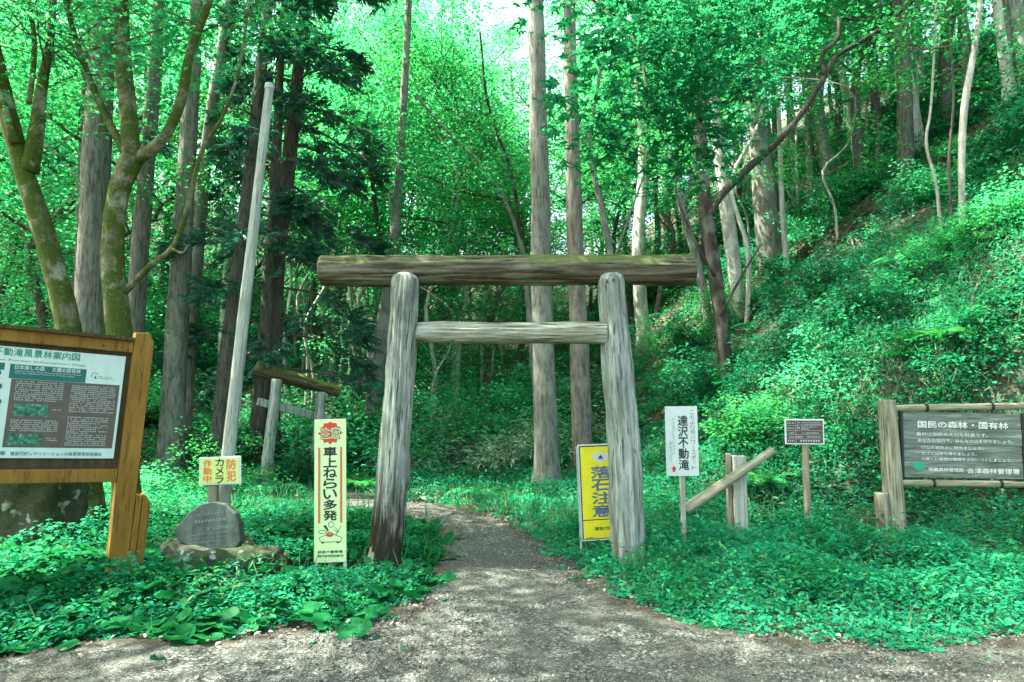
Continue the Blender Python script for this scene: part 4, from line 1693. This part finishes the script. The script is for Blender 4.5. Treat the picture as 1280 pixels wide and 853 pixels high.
# ------------------------------------------------------------------ yellow falling-rock sign behind the right gate post
YY = 6.95
M5, w5, h5 = frame((755, 675, YY), (775, 675, YY + .02), (749.5, 555, YY))
sign = empty("warning_sign", label="bright yellow falling rock warning sign half behind the gate's right post", cat="sign", mat=M5)
wS, hS = 56 / FPX * YY, h5
mb = MB()
mb.box((0, 0, hS / 2), (wS, .014, hS))
mb.build("sign_board", WHITE, sign)
f0 = -.0085
ink = Ink(f0)
ink.rect(0, hS / 2, wS * .95, hS * .97)
ink.build("black_border", INK, sign)
ink = Ink(f0 - .0012)
ink.rect(0, hS * .595, wS * .90, hS * .755)
ink.rect(0, hS * .115, wS * .90, hS * .185)
YEL = plain("signal_yellow", (.74, .66, .025), .5, .07)
ink.build("yellow_field", YEL, sign)
ink = Ink(f0 - .0024)
ink.column("落石注意", -.0, hS * .77, hS * .235, wS * .46, .03, .9)
ink.build("blue_lettering", plain("blue_grey_ink", (.09, .14, .22), .5, .05), sign)
ink = Ink(f0 - .0024)
ink.text("猪苗代町", .0, hS * .12, wS * .40, hS * .035, .02)
ink.build("town_name", INK, sign)
ink = Ink(f0 - .0024)
ink.disc(0, hS * .865, wS * .17, hS * .055)
ink.build("white_roundel", WHITE, sign)
ink = Ink(f0 - .0036)
ink.poly([(-wS * .06, hS * .85), (wS * .06, hS * .85), (0, hS * .885)])
ink.rect(0, hS * .842, wS * .12, hS * .006)
ink.build("roundel_mark", INK, sign)
mb = MB()
for s_ in (-1, 1):
    mb = MB()
    mb.box((s_ * (wS / 2 + .008), .0, hS / 2 - .12), (.016, .022, hS + .2))
    mb.build("frame_leg", METAL, sign)

# ------------------------------------------------------------------ white calligraphy sign
YW = 6.85
M6, w6, h6 = frame((853.5, 595, YW), (873, 594, YW), (851, 508, YW))
sign = empty("guide_sign", label="white signboard with vertical brush lettering and a red arrow on a stake", cat="sign", mat=M6)
wS, hS = 40 / FPX * YW, h6
mb = MB()
mb.box((0, 0, hS / 2), (wS, .012, hS))
mb.build("sign_board", WHITE, sign)
f0 = -.0075
ink = Ink(f0)
ink.column("達沢不動滝", wS * .04, hS * .87, hS * .08, wS * .30, .025, .92)
ink.build("black_lettering", plain("brush_ink", (.02, .045, .042), .5, .05), sign)
ink = Ink(f0)
ink.column("これより両パワースポット", wS * .345, hS * .95, hS * .08, wS * .14, .0, .85)
ink.build("plum_lettering", plain("plum_ink", (.20, .07, .075), .5, .05), sign)
ink = Ink(f0)
ink.column("けがなどしないように", -wS * .25, hS * .84, hS * .30, wS * .085, .0, .8)
ink.column("気をつけて", -wS * .36, hS * .50, hS * .18, wS * .085, .0, .8)
ink.build("small_lettering", plain("grey_ink", (.22, .24, .23), .5, .05), sign)
ink = Ink(f0)
ax_, az_ = -wS * .27, hS * .10
ink.poly([(ax_ - wS * .085, az_), (ax_, az_ + hS * .045), (ax_ + wS * .085, az_)])
ink.rect(ax_, az_ - hS * .02, wS * .09, hS * .04)
ink.build("red_arrow", INK_RED, sign)
mb = MB()
mb.box((0, .026, -.20), (.048, .036, 1.15))
mb.build("stake", STAKE_PALE, sign, bevel=.004)

# ------------------------------------------------------------------ post with a slanting log
q = P(926, 690, 7.2)
po = Vector((q.x, q.y, 0))
post = empty("old_fence_post", po, "short squared grey post behind the slanting log", "post")
mb = MB()
mb.box((0, 0, .40), (.135, .12, 1.06))
mb.build("shaft", STAKE_PALE, post, bevel=.012)
mb = MB()
mb.box((-.098, .02, .42), (.05, .07, 1.06))
mb.build("side_strip", STAKE, post, bevel=.008)
lg = log("fallen_log", P(856, 638, 7.02), P(966, 563, 7.12), .054, .041, LOG_WOOD, None, seg=16, rings=40, rough=.2, groove=.08, seed=41)
tag(lg, "barked log propped slantwise across the short grey post", "log")

# ------------------------------------------------------------------ brown information plate
M7, w7, h7 = frame((1006, 556, 7.5), (1030, 555.5, 7.5), (1005, 524, 7.5))
sign = empty("information_sign", label="small brown plate with rows of white print on a thin wooden post", cat="sign", mat=M7)
wS, hS = 49 / FPX * 7.5, h7
mb = MB()
mb.box((0, 0, hS / 2), (wS, .012, hS))
mb.build("sign_board", WHITE, sign, bevel=.006)
f0 = -.0078
ink = Ink(f0)
ink.rect(0, hS / 2, wS * .92, hS * .88)
ink.build("brown_field", plain("brown_enamel", (.085, .06, .055), .4, .1), sign)
rg = R_(14)
ink = Ink(f0 - .0012)
for v in (.86, .79):
    ink.tiny(-wS * .18, wS * .42, hS * v, hS * .055, rg)
for v in (.84, .64, .46, .30, .15):
    ink.tiny(-wS * .44, -wS * .26, hS * v, hS * .075, rg)
ink.tiny(-wS * .2, -wS * .12, hS * .65, hS * .10, rg)
ink.tiny(-wS * .08, wS * .3, hS * .69, hS * .05, rg)
ink.tiny(-wS * .09, wS * .12, hS * .62, hS * .08, rg)
ink.tiny(-wS * .06, wS * .35, hS * .46, hS * .07, rg)
ink.tiny(-wS * .24, -wS * .05, hS * .31, hS * .11, rg)
ink.tiny(wS * .0, wS * .4, hS * .31, hS * .08, rg)
for k in range(8):
    ink.rect(-wS * .1 + k * wS * .065, hS * .15, wS * .035, hS * .055)
for v in (.735, .55, .39, .225):
    ink.rect(0, hS * v, wS * .92, hS * .008)
ink.rect(-wS * .225, hS * .5, wS * .006, hS * .88)
ink.build("small_print", WHITE, sign)
log("post", P(1011, 676, 7.53), P(1006, 545, 7.53), .042, .036, STAKE, None, seg=10, rings=20, seed=51)
pp = bpy.data.objects["post.003"] if False else COL.objects[-1]
pp.parent = sign
pp.matrix_parent_inverse = M7.inverted()

# ------------------------------------------------------------------ the hanging forest board
YB = 7.25
fo = Vector((P(1122, 690, YB).x, YB, 0))
fb_ = empty("forest_board", fo, "weathered wooden board with white lettering hung between round log rails", "sign")
log("post", P(1122, 694, YB), P(1108, 500, YB), .105, .088, LOG_WOOD, fb_, fo, seg=20, rings=40, rough=.04, groove=.03, seed=61)
log("post", P(1312, 694, YB), P(1298, 498, YB), .105, .088, LOG_WOOD, fb_, fo, seg=20, rings=40, rough=.04, groove=.03, seed=62)
log("short_post", P(1106, 684, YB - .04), P(1101, 616, YB - .04), .068, .066, STAKE, fb_, fo, seg=16, rings=20, rough=.04, seed=63)
log("rail", P(1112, 511, YB), P(1305, 507, YB), .037, .037, LOG_WOOD, fb_, fo, seg=14, rings=30, rough=.05, seed=64)
log("rail", P(1117, 604, YB), P(1309, 606, YB), .037, .037, LOG_WOOD, fb_, fo, seg=14, rings=30, rough=.05, seed=65)
M8, w8, h8 = frame((1204, 598, YB), (1276, 599, YB), (1201, 516, YB))
pan = empty("panel_mount", mat=M8)
pan.name = "hanging_panel"
pan.parent = fb_
pan.matrix_parent_inverse = Matrix.Translation(-fo)
wS, hS = (1277 - 1130) / FPX * YB, h8


def old_panel():
    m, t, b, o = mat_new("weathered_panel")
    v = coords(t, (1.6, 1, 20))
    n = tnoise(t, v, 1.4, 7, .7)
    c = ramp(t, n, [(.34, (.028, .036, .028)), (.50, (.12, .15, .118)), (.66, (.26, .32, .26))])
    v3 = coords(t, (1, 1, 1))
    n3 = tnoise(t, v3, 2.5, 4)
    c = mix(t, ramp(t, n3, [(.4, (0, 0, 0)), (.65, (.6, .6, .6))]), c, (.075, .10, .08))
    t.links.new(c, b.inputs["Base Color"])
    b.inputs["Roughness"].default_value = .8
    bump(t, b, n, .5, .02)
    return m


nb = 4
OLDP = old_panel()
mb = MB()
for k in range(nb):
    hh = hS / nb
    mb.box((0, (k % 2) * .002, hh * (k + .5)), (wS - .01 * (k % 2), .03, hh - .003))
mb.build("plank_panel", OLDP, pan, bevel=.003)
DARKW = wood_mat("dark_edge_wood", (.05, .055, .045), (.025, .027, .022), (.012, .012, .01), grain=14, strength=.2)
mb = MB()
for s_ in (-1, 1):
    mb = MB()
    mb.box((s_ * (wS / 2 + .012), 0, hS / 2), (.024, .045, hS + .01))
    mb.build("side_batten", DARKW, pan)
f0 = -.0185
wm = plain("chalk_white_paint", (.66, .74, .68), .6, .16)
ink = Ink(f0)
ink.text("国民の森林・国有林", wS * .005, hS * .81, wS * .76, hS * .105, .022)
ink.text("森林は国民の大切な財産です。", -wS * .09, hS * .66, wS * .60, hS * .055, .004)
ink.text("あなたの協力で、みんなの山を守りましょう。", wS * .02, hS * .565, wS * .80, hS * .055, .004)
ink.text("○山火事防止に努めましょう。", -wS * .09, hS * .46, wS * .52, hS * .05, .004)
ink.text("○ゴミは持ち帰りましょう。", -wS * .12, hS * .37, wS * .46, hS * .05, .004)
ink.text("○美しい自然の環境を大切につくしましょう。", wS * .03, hS * .285, wS * .76, hS * .05, .004)
ink.text("関東森林管理局", -wS * .15, hS * .125, wS * .29, hS * .055, .012)
ink.text("会津森林管理署", wS * .245, hS * .118, wS * .44, hS * .08, .014)
ink.build("white_lettering", wm, pan)
ink = Ink(f0)
ink.disc(-wS * .375, hS * .175, wS * .05, hS * .065)
ink.build("green_mark", plain("green_paint", (.02, .34, .19), .6, .1), pan)
STRAP = plain("black_band", (.015, .016, .015), .6)
for (a, b) in ((1157, 509.7), (1239, 508.5), (1166, 604.3), (1250, 605.2)):
    mb = MB()
    q = P(a, b, YB) - fo
    mb.tube([q + Vector((-.014, 0, 0)), q + Vector((.014, 0, 0))], [.042, .042], 12)
    s_ = -1 if b < 550 else 1
    mb.box(q + Vector((0, -.008, s_ * .055)), (.016, .006, .07))
    mb.build("strap", STRAP, fb_)

# ------------------------------------------------------------------ low vegetation
def in_view(x, y, m=.12):
    return (np.abs(x) < (.752 + m) * np.maximum(y, 0.1) + .4) & (y > 2.8)


KEEP_OUT = [(-3.15, 5.85, .12), (gate_org.x - 1.2, 6.45, .16), (1.12, 6.5, .16)]


def clump(x, y, f=1.0, s=0.0):
    return .5 + .25 * np.sin(x * 1.9 * f + 1.3 * np.sin(y * 1.3 * f + s)) + .25 * np.sin(y * 2.3 * f + 1.7 * np.sin(x * 1.1 * f) + s)


def herb_points(n, x0, x1, y0, y1, rng, edge=-.02, power=1.0):
    x = rng.uniform(x0, x1, n)
    y = y0 + (y1 - y0) * rng.random(n) ** power
    sd_ = path_sd(x, y)
    ragged = .16 * (clump(x, y, 3.0, 2.) - .5) * 2 + .07 * np.sin(13 * x + 3 * np.sin(9 * y)) + np.where(rng.random(n) < .035, rng.exponential(.16, n), 0)
    ok = (sd_ < edge + ragged) & in_view(x, y)
    return x[ok], y[ok], -sd_[ok]


def near_thing(x, y):
    """keeps tall leaves from growing through the slab, its rock and the warning sign"""
    bad = np.zeros(len(x), bool)
    for (cx, cy, rr) in ((-2.62, 5.85, .28), (-2.40, 5.95, .24), (-2.8, 5.95, .24), (-1.63, 5.92, .36), (-2.1, 5.95, .2), (-1.13, 6.3, .26), (1.1, 6.3, .18), (-3.2, 5.7, .22)):
        bad |= (x - cx) ** 2 + (y - cy) ** 2 < rr * rr
    return bad


rg = R_(200)
# butterbur-like big leaves, front left
x, y, dd_ = herb_points(30000, -5.6, -.4, 4.0, 8.6, rg)
ok = rg.random(len(x)) < np.clip(.15 + .9 * clump(x, y, .9, 1.0), 0, 1) * .42
ok &= ~near_thing(x, y)
x, y, dd_ = x[ok], y[ok], dd_[ok]
hmax = np.clip(.05 + .22 * dd_, .04, .22) * (.5 + .6 * clump(x, y, 1.5, .5))
z = Hn(x, y) + hmax * rg.uniform(.35, 1.05, len(x))
nr = up_normals(len(x), .38, rg)
leaves("butterbur_patch", np.stack([x, y, z], 1), nr, (.05 + .09 * rg.random(len(x)) ** 1.4), T_ROUND, LEAF_BIG, rng=rg)
tag(COL.objects[-1], "broad rounded leaves spreading round the notice board and slab", "plants", kind="stuff")
# herbs both sides
x, y, dd_ = herb_points(620000, -8.5, 9.5, 3.9, 12.5, rg, power=1.25)
ok = rg.random(len(x)) < np.clip(.25 + .9 * clump(x, y, 1.7, .3), .1, 1) * np.where(x > 0, .95, .62)
x, y, dd_ = x[ok], y[ok], dd_[ok]
hmax = np.clip(.03 + .22 * dd_, .02, .26) * (.4 + .9 * clump(x, y, 2.1, .9)) * np.where(near_thing(x, y), .3, 1)
z = Hn(x, y) + hmax * rg.uniform(.1, 1.05, len(x))
nr = up_normals(len(x), .45, rg)
leaves("herb_carpet", np.stack([x, y, z], 1), nr, rg.uniform(.016, .05, len(x)) * (1 + .5 * (rg.random(len(x)) < .12)), T_LEAF6, LEAF_HERB, rng=rg)
tag(COL.objects[-1], "bright low leafy herbs carpeting both sides of the gravel path", "plants", kind="stuff")
# grass
x, y, dd_ = herb_points(60000, -7, 9, 4.0, 11.5, rg, power=1.2)
ok = rg.random(len(x)) < np.clip(clump(x, y, .8, 4.) * 1.5 - .35, .03, 1) * np.where(x > 2.5, 1, .5) * np.clip((y - 5.2) / 2.5, .12, 1)
x, y = x[ok], y[ok]
z = Hn(x, y) - .01
hd = rg.normal(0, .45, (len(x), 3))
hd[:, 2] = 1
nr = rg.normal(0, 1, (len(x), 3))
nr[:, 2] *= .2
leaves("grass", np.stack([x, y, z], 1), nr, rg.uniform(.10, .26, len(x)) * (1 + .5 * (y > 7.5)), T_BLADE, LEAF_GRASS, heading=hd, rng=rg)
tag(COL.objects[-1], "loose grass blades among the herbs along the path and bank", "grass", kind="stuff")

# undergrowth on the slopes: leaf clusters on the ground, denser on the right-hand hill
def slope_points(n, x0, x1, y0, y1, rng, power=1.5):
    y = y0 + (y1 - y0) * rng.random(n) ** power
    x = rng.uniform(x0, x1, n)
    ok = in_view(x, y) & (path_sd(x, y) < -.1)
    return x[ok], y[ok]


def sprigs(name, x, y, hm, per, rad, size, mat, label):
    n = len(x)
    z = Hn(x, y) + hm * rg.random(n)
    tilt = up_normals(n, .33, rg)
    c = np.repeat(np.stack([x, y, z], 1), per, 0)
    rr = np.repeat(rad * rg.uniform(.6, 1.3, n), per)
    a = rg.random(n * per) * 6.283
    q = np.sqrt(rg.random(n * per)) * rr
    nrm = unit(np.repeat(tilt, per, 0))
    off = np.stack([np.cos(a) * q, np.sin(a) * q, rg.normal(0, .12, n * per) * rr], 1)
    off[:, 2] -= (off[:, 0] * nrm[:, 0] + off[:, 1] * nrm[:, 1]) + q * q / rr * .35
    pos = c + off
    pos[:, 2] = np.maximum(pos[:, 2], Hn(pos[:, 0], pos[:, 1]) + .01)
    nn = nrm + off * .5 / np.maximum(rr[:, None], .01) + rg.normal(0, .25, (n * per, 3))
    sz = np.repeat(size * (1 + .025 * np.maximum(y - 8, 0)) * rg.uniform(.7, 1.4, n), per) * rg.uniform(.7, 1.2, n * per)
    leaves(name, pos, nn, sz, T_LEAF6, mat, heading=off + rg.normal(0, .03, off.shape), rng=rg)
    tag(COL.objects[-1], label, "undergrowth", kind="stuff")


x, y = slope_points(42000, 0.5, 26, 8.0, 30, rg)
s_ = x - np.interp(y, XF[:, 0], XF[:, 1])
cl = clump(x, y, 1.3, 2.0) * .6 + clump(x, y, 3.1, 1.0) * .4
ok = (s_ > -1.0) & (rg.random(len(x)) < np.clip(cl * 2.8 - 1.0, .03, 1))
x, y = x[ok], y[ok]
half = rg.random(len(x)) < .58
hm = .03 + .95 * clump(x, y, 1.4, 5.0) ** 2.2
sprigs("hillside_undergrowth", x[half], y[half], hm[half], 17, .17, .052, LEAF_HERB, "mixed light leafy undergrowth covering the steep bank")
half = ~half
sprigs("hillside_undergrowth", x[half], y[half], hm[half] * .7, 15, .15, .06, LEAF_DARK, "darker leafy undergrowth low among the light leaves on the steep bank")
x, y = slope_points(26000, -26, 4, 11.5, 40, rg, 1.3)
ok = rg.random(len(x)) < np.clip(clump(x, y, .8, 1.0) * 1.7 - .55, .03, 1)
x, y = x[ok], y[ok]
sprigs("valley_undergrowth", x, y, .05 + .6 * clump(x, y, .9, 3.0) ** 2, 16, .2, .06, LEAF_HERB, "low undergrowth on the floor of the wood beyond the gate")
# leaf litter
x, y = slope_points(90000, -18, 22, 8.0, 30, rg)
x2, y2 = rg.uniform(-4, 5, 60000), 3.4 + 7.5 * rg.random(60000) ** 1.3
e2 = path_sd(x2, y2)
ok = (e2 > -.12) & (rg.random(60000) < .16 * np.exp(-np.abs(e2) / .16) + .004)
x, y = np.concatenate([x, x2[ok]]), np.concatenate([y, y2[ok]])
near = len(x2[ok])
z = Hn(x, y) + rg.uniform(.005, .05, len(x))
z[-near:] = Hn(x[-near:], y[-near:]) + .026
lsz = rg.uniform(.05, .12, len(x))
lsz[-near:] *= .42
leaves("leaf_litter", np.stack([x, y, z], 1), up_normals(len(x), .35, rg), lsz, T_LEAF6, LITTER, rng=rg)
tag(COL.objects[-1], "brown fallen leaves strewn over the slopes under the trees", "leaf litter", kind="stuff")
# loose chips on the path
n = 42000
x = rg.uniform(-3.2, 4.5, n)
y = 3.2 + 6.0 * rg.random(n) ** 1.5
ok = path_sd(x, y) > -.08
x, y = x[ok], y[ok]
t_chip = (np.array([(-.5, -.35, 0), (.5, -.3, 0), (.35, .45, 0), (-.4, .4, 0), (-.25, -.15, .45), (.25, -.1, .5), (.15, .2, .4), (-.2, .2, .48)]),
          np.array([(0, 1, 5), (0, 5, 4), (1, 2, 6), (1, 6, 5), (2, 3, 7), (2, 7, 6), (3, 0, 4), (3, 4, 7), (4, 5, 6), (4, 6, 7)]))
m, t, b, o = mat_new("stone_chip")
g = t.nodes.new("ShaderNodeNewGeometry")
cc = ramp(t, g.outputs["Random Per Island"], [(0, (.02, .024, .02)), (.4, (.06, .07, .058)), (.75, (.12, .135, .115)), (.93, (.19, .215, .185)), (1, (.11, .07, .05))])
t.links.new(cc, b.inputs["Base Color"])
b.inputs["Roughness"].default_value = .85
size = .007 + .016 * rg.random(len(x)) ** 3
leaves("gravel", np.stack([x, y, Hn(x, y) + .016], 1), up_normals(len(x), .15, rg), size, t_chip, m, rng=rg)
tag(COL.objects[-1], "loose grey stone chips lying on the path", "gravel", kind="stuff")

# --- shrubs, copied
def proto_shrub(seed, mat, leaf, tm, hgt=1.2, reach=.7, n=9, per=40, sr=.28):
    rg_ = R_(seed)
    t = empty("shrub", (0, 0, -100))
    mb = MB()
    cs = []
    for k in range(n):
        a = rg_.uniform(0, 6.28)
        d = Vector((math.cos(a) * .6, math.sin(a) * .6, 1))
        pts = add_limb(mb, (0, 0, -.1), d, hgt * rg_.uniform(.7, 1.2), .012, rg_, droop=.10, wig=.3, steps=6, seg=4)
        for q in pts[2:]:
            cs.append(tuple(q + Vector(rg_.normal(0, .16, 3))))
    pos, off = spray_leaves(np.array(cs), sr, per, rg_, .3)
    pos[:, 2] = np.maximum(pos[:, 2], .03)
    leaves("foliage", pos, up_normals(len(pos), .45, rg_), leaf * rg_.uniform(.6, 1.25, len(pos)), tm, mat, t, heading=off, rng=rg_)
    mb.build("stems", TWIG, t, smooth=True)
    return t


SH = {"light": [proto_shrub(301, LEAF, .085, T_LEAF6), proto_shrub(302, LEAF, .075, T_LEAF6, 1.5, n=8)],
      "dark": [proto_shrub(303, LEAF_DARK, .10, T_LEAF6, 1.3), proto_shrub(304, LEAF_DARK, .09, T_MAPLE, 1.0, n=10)],
      "pale": [proto_shrub(305, LEAF_PALE, .13, (T_RHOMB[0] * np.array([.45, 1, 1]), T_RHOMB[1]), .9, n=10, per=26)]}
SINFO = {"light": ("light green leafy shrub with thin stems on the slope under the trees", "light green shrubs on the slopes"),
         "dark": ("dark green dense shrub crouching on the slope under the trees", "dark green shrubs on the slopes"),
         "pale": ("pale clump of bamboo grass with narrow leaves on the forest floor", "bamboo grass clumps on the forest floor")}
for k, ps in SH.items():
    for p in ps:
        tag(p, SINFO[k][0], "shrub" if k != "pale" else "bamboo grass", SINFO[k][1])
    if k == "pale":
        for p in ps:
            p.name = "bamboo_grass_clump"
sfirst = {}


def put_shrub(kind, x, y, s):
    ps = SH[kind]
    k = int(rg.integers(len(ps)))
    loc = (x, y, H(x, y))
    rz = rg.uniform(0, 6.28)
    if (kind, k) not in sfirst:
        sfirst[(kind, k)] = 1
        ps[k].location = loc
        ps[k].rotation_euler = (0, 0, rz)
        ps[k].scale = (s, s, s)
    else:
        copy_tree(ps[k], loc, rz, s)


def scatter_shrub(kinds, n, y0, y1, x0f, x1f, smin=.6, smax=1.2, hill=None):
    c = 0
    tr_ = 0
    while c < n and tr_ < n * 80:
        tr_ += 1
        y = rg.uniform(y0, y1)
        x = rg.uniform(x0f, x1f) * y
        if path_sd(np.array([x]), np.array([y]))[0] > -.75:
            continue
        sl_ = x - np.interp(y, XF[:, 0], XF[:, 1])
        if hill and sl_ < hill:
            continue
        put_shrub(kinds[int(rg.integers(len(kinds)))], x, y, rg.uniform(smin, smax))
        c += 1


scatter_shrub(["light", "dark", "dark"], 74, 9, 20, .2, .85, .35, .85, hill=.8)
scatter_shrub(["light", "dark", "pale"], 26, 12.3, 20, -.30, .12, .6, 1.2)
scatter_shrub(["light"], 16, 13, 19, -.26, .06, .9, 1.5)
scatter_shrub(["pale"], 12, 12.2, 15, -.20, .06, .7, 1.0)
scatter_shrub(["light", "dark"], 26, 9.5, 19, -.85, -.25, .5, 1.0)
scatter_shrub(["light", "dark"], 22, 18, 32, -.9, -.35, 1.0, 1.8)
scatter_shrub(["light", "dark"], 14, 20, 34, -.6, .7, 1.2, 2.0)


WE = [proto_shrub(311, LEAF_HERB, .055, T_LEAF6, .42, n=7, per=13, sr=.10), proto_shrub(312, LEAF_HERB, .075, T_MAPLE, .36, n=7, per=11, sr=.11),
      proto_shrub(313, LEAF_GRASS, .09, (T_RHOMB[0] * np.array([.5, 1, 1]), T_RHOMB[1]), .5, n=6, per=12, sr=.10)]
for p, lab in zip(WE, ("knee high weed with small soft leaves among the herbs beside the path", "low weed with lobed leaves among the herbs beside the path", "thin weed with narrow pointed leaves among the herbs beside the path")):
    p.name = "leafy_weed"
    tag(p, lab, "weed", "weeds among the herbs beside the path")
cnt = 0
while cnt < 110:
    y = rg.uniform(4.8, 10.5)
    x = rg.uniform(-.72, .78) * y
    e_ = path_sd(np.array([x]), np.array([y]))[0]
    if e_ > -.22 or near_thing(np.array([x]), np.array([y]))[0]:
        continue
    s = rg.uniform(.45, 1.05) * min(1, .45 - e_ * .6)
    if cnt < 3:
        o = WE[cnt]
        o.location = (x, y, H(x, y))
        o.scale = (s, s, s)
    else:
        copy_tree(WE[int(rg.integers(3))], (x, y, H(x, y)), rg.uniform(0, 6.28), s)
    cnt += 1


def fern(seed):
    rg_ = R_(seed)
    V, Fq = [], []
    pos, nr, hd, sz = [], [], [], []
    mb = MB()
    nf = 9
    for k in range(nf):
        a = 6.283 * k / nf + rg_.normal(0, .25)
        L = rg_.uniform(.45, .7)
        p = Vector((0, 0, 0))
        d = Vector((math.cos(a) * .5, math.sin(a) * .5, 1)).normalized()
        pts = []
        for i in range(15):
            pts.append(p.copy())
            p = p + d * (L / 14)
            d = (d + Vector((math.cos(a) * .09, math.sin(a) * .09, -.13))).normalized()
        mb.tube(pts, [.004 * (1 - .8 * i / 14) for i in range(15)], 4, cap=False)
        for i in range(2, 15):
            dirn = (pts[i] - pts[i - 1]).normalized()
            side = Vector((-math.sin(a), math.cos(a), 0))
            for s in (-1, 1):
                pos.append(tuple(pts[i]))
                hd.append(tuple(side * s + dirn * .45))
                nr.append(tuple(side.cross(dirn) * -1 if side.cross(dirn).z < 0 else side.cross(dirn)))
                sz.append(L * .30 * math.sin(math.pi * (.12 + .86 * i / 15)) + .02)
    t = empty("fern", (0, 0, -100), "arching green fern with feathery fronds on the forest floor", "fern", "ferns on the forest floor")
    tm = (T_RHOMB[0] * np.array([.42, 1, 1]), T_RHOMB[1])
    leaves("fronds", np.array(pos), np.array(nr), np.array(sz), tm, LEAF, t, heading=np.array(hd), rng=rg_)
    mb.build("stalks", TWIG, t)
    return t


FE = [fern(401), fern(402)]
spots = [P(270, 500, 13.2), P(340, 560, 10.6), P(450, 590, 11.4), P(600, 560, 13.4), P(1180, 340, 16), P(1130, 470, 11)]
sp2 = [(q.x, q.y) for q in spots]
while len(sp2) < 34:
    y = rg.uniform(8.5, 17)
    x = rg.uniform(-.8, .8) * y
    if path_sd(np.array([x]), np.array([y]))[0] < -.6:
        sp2.append((x, y))
for i, (x, y) in enumerate(sp2):
    s = rg.uniform(.6, 1.1)
    if i < 2:
        FE[i].location = (x, y, H(x, y))
        FE[i].scale = (s, s, s)
    else:
        copy_tree(FE[i % 2], (x, y, H(x, y)), rg.uniform(0, 6.28), s)

# --- fallen branches on the bank
for i in range(26):
    y = rg.uniform(9.2, 17)
    x = np.interp(y, XF[:, 0], XF[:, 1]) + rg.uniform(1, 7)
    mb = MB()
    a = rg.uniform(0, 6.28)
    o_ = Vector((x, y, H(x, y) + .05))
    p = Vector((0, 0, 0))
    pts = [p.copy()]
    dx, dy = math.cos(a), math.sin(a)
    for k in range(6):
        p = p + Vector((dx * .28, dy * .28, 0)) + Vector((rg.normal(0, .05), rg.normal(0, .05), 0))
        p.z = H(x + p.x, y + p.y) + .06 + abs(rg.normal(0, .08)) - o_.z
        pts.append(p.copy())
    mb.tube(pts, [.028 - .0035 * k for k in range(7)], 6, rough=.2)
    add_limb(mb, pts[2], Vector((dx + .6, dy - .6, .4)), .5, .012, rg, steps=4)
    b = mb.build("fallen_branch", TWIG, None, smooth=True)
    b.location = o_
    tag(b, "thin dead branch lying in the undergrowth of the bank", "branch", "dead branches on the bank")
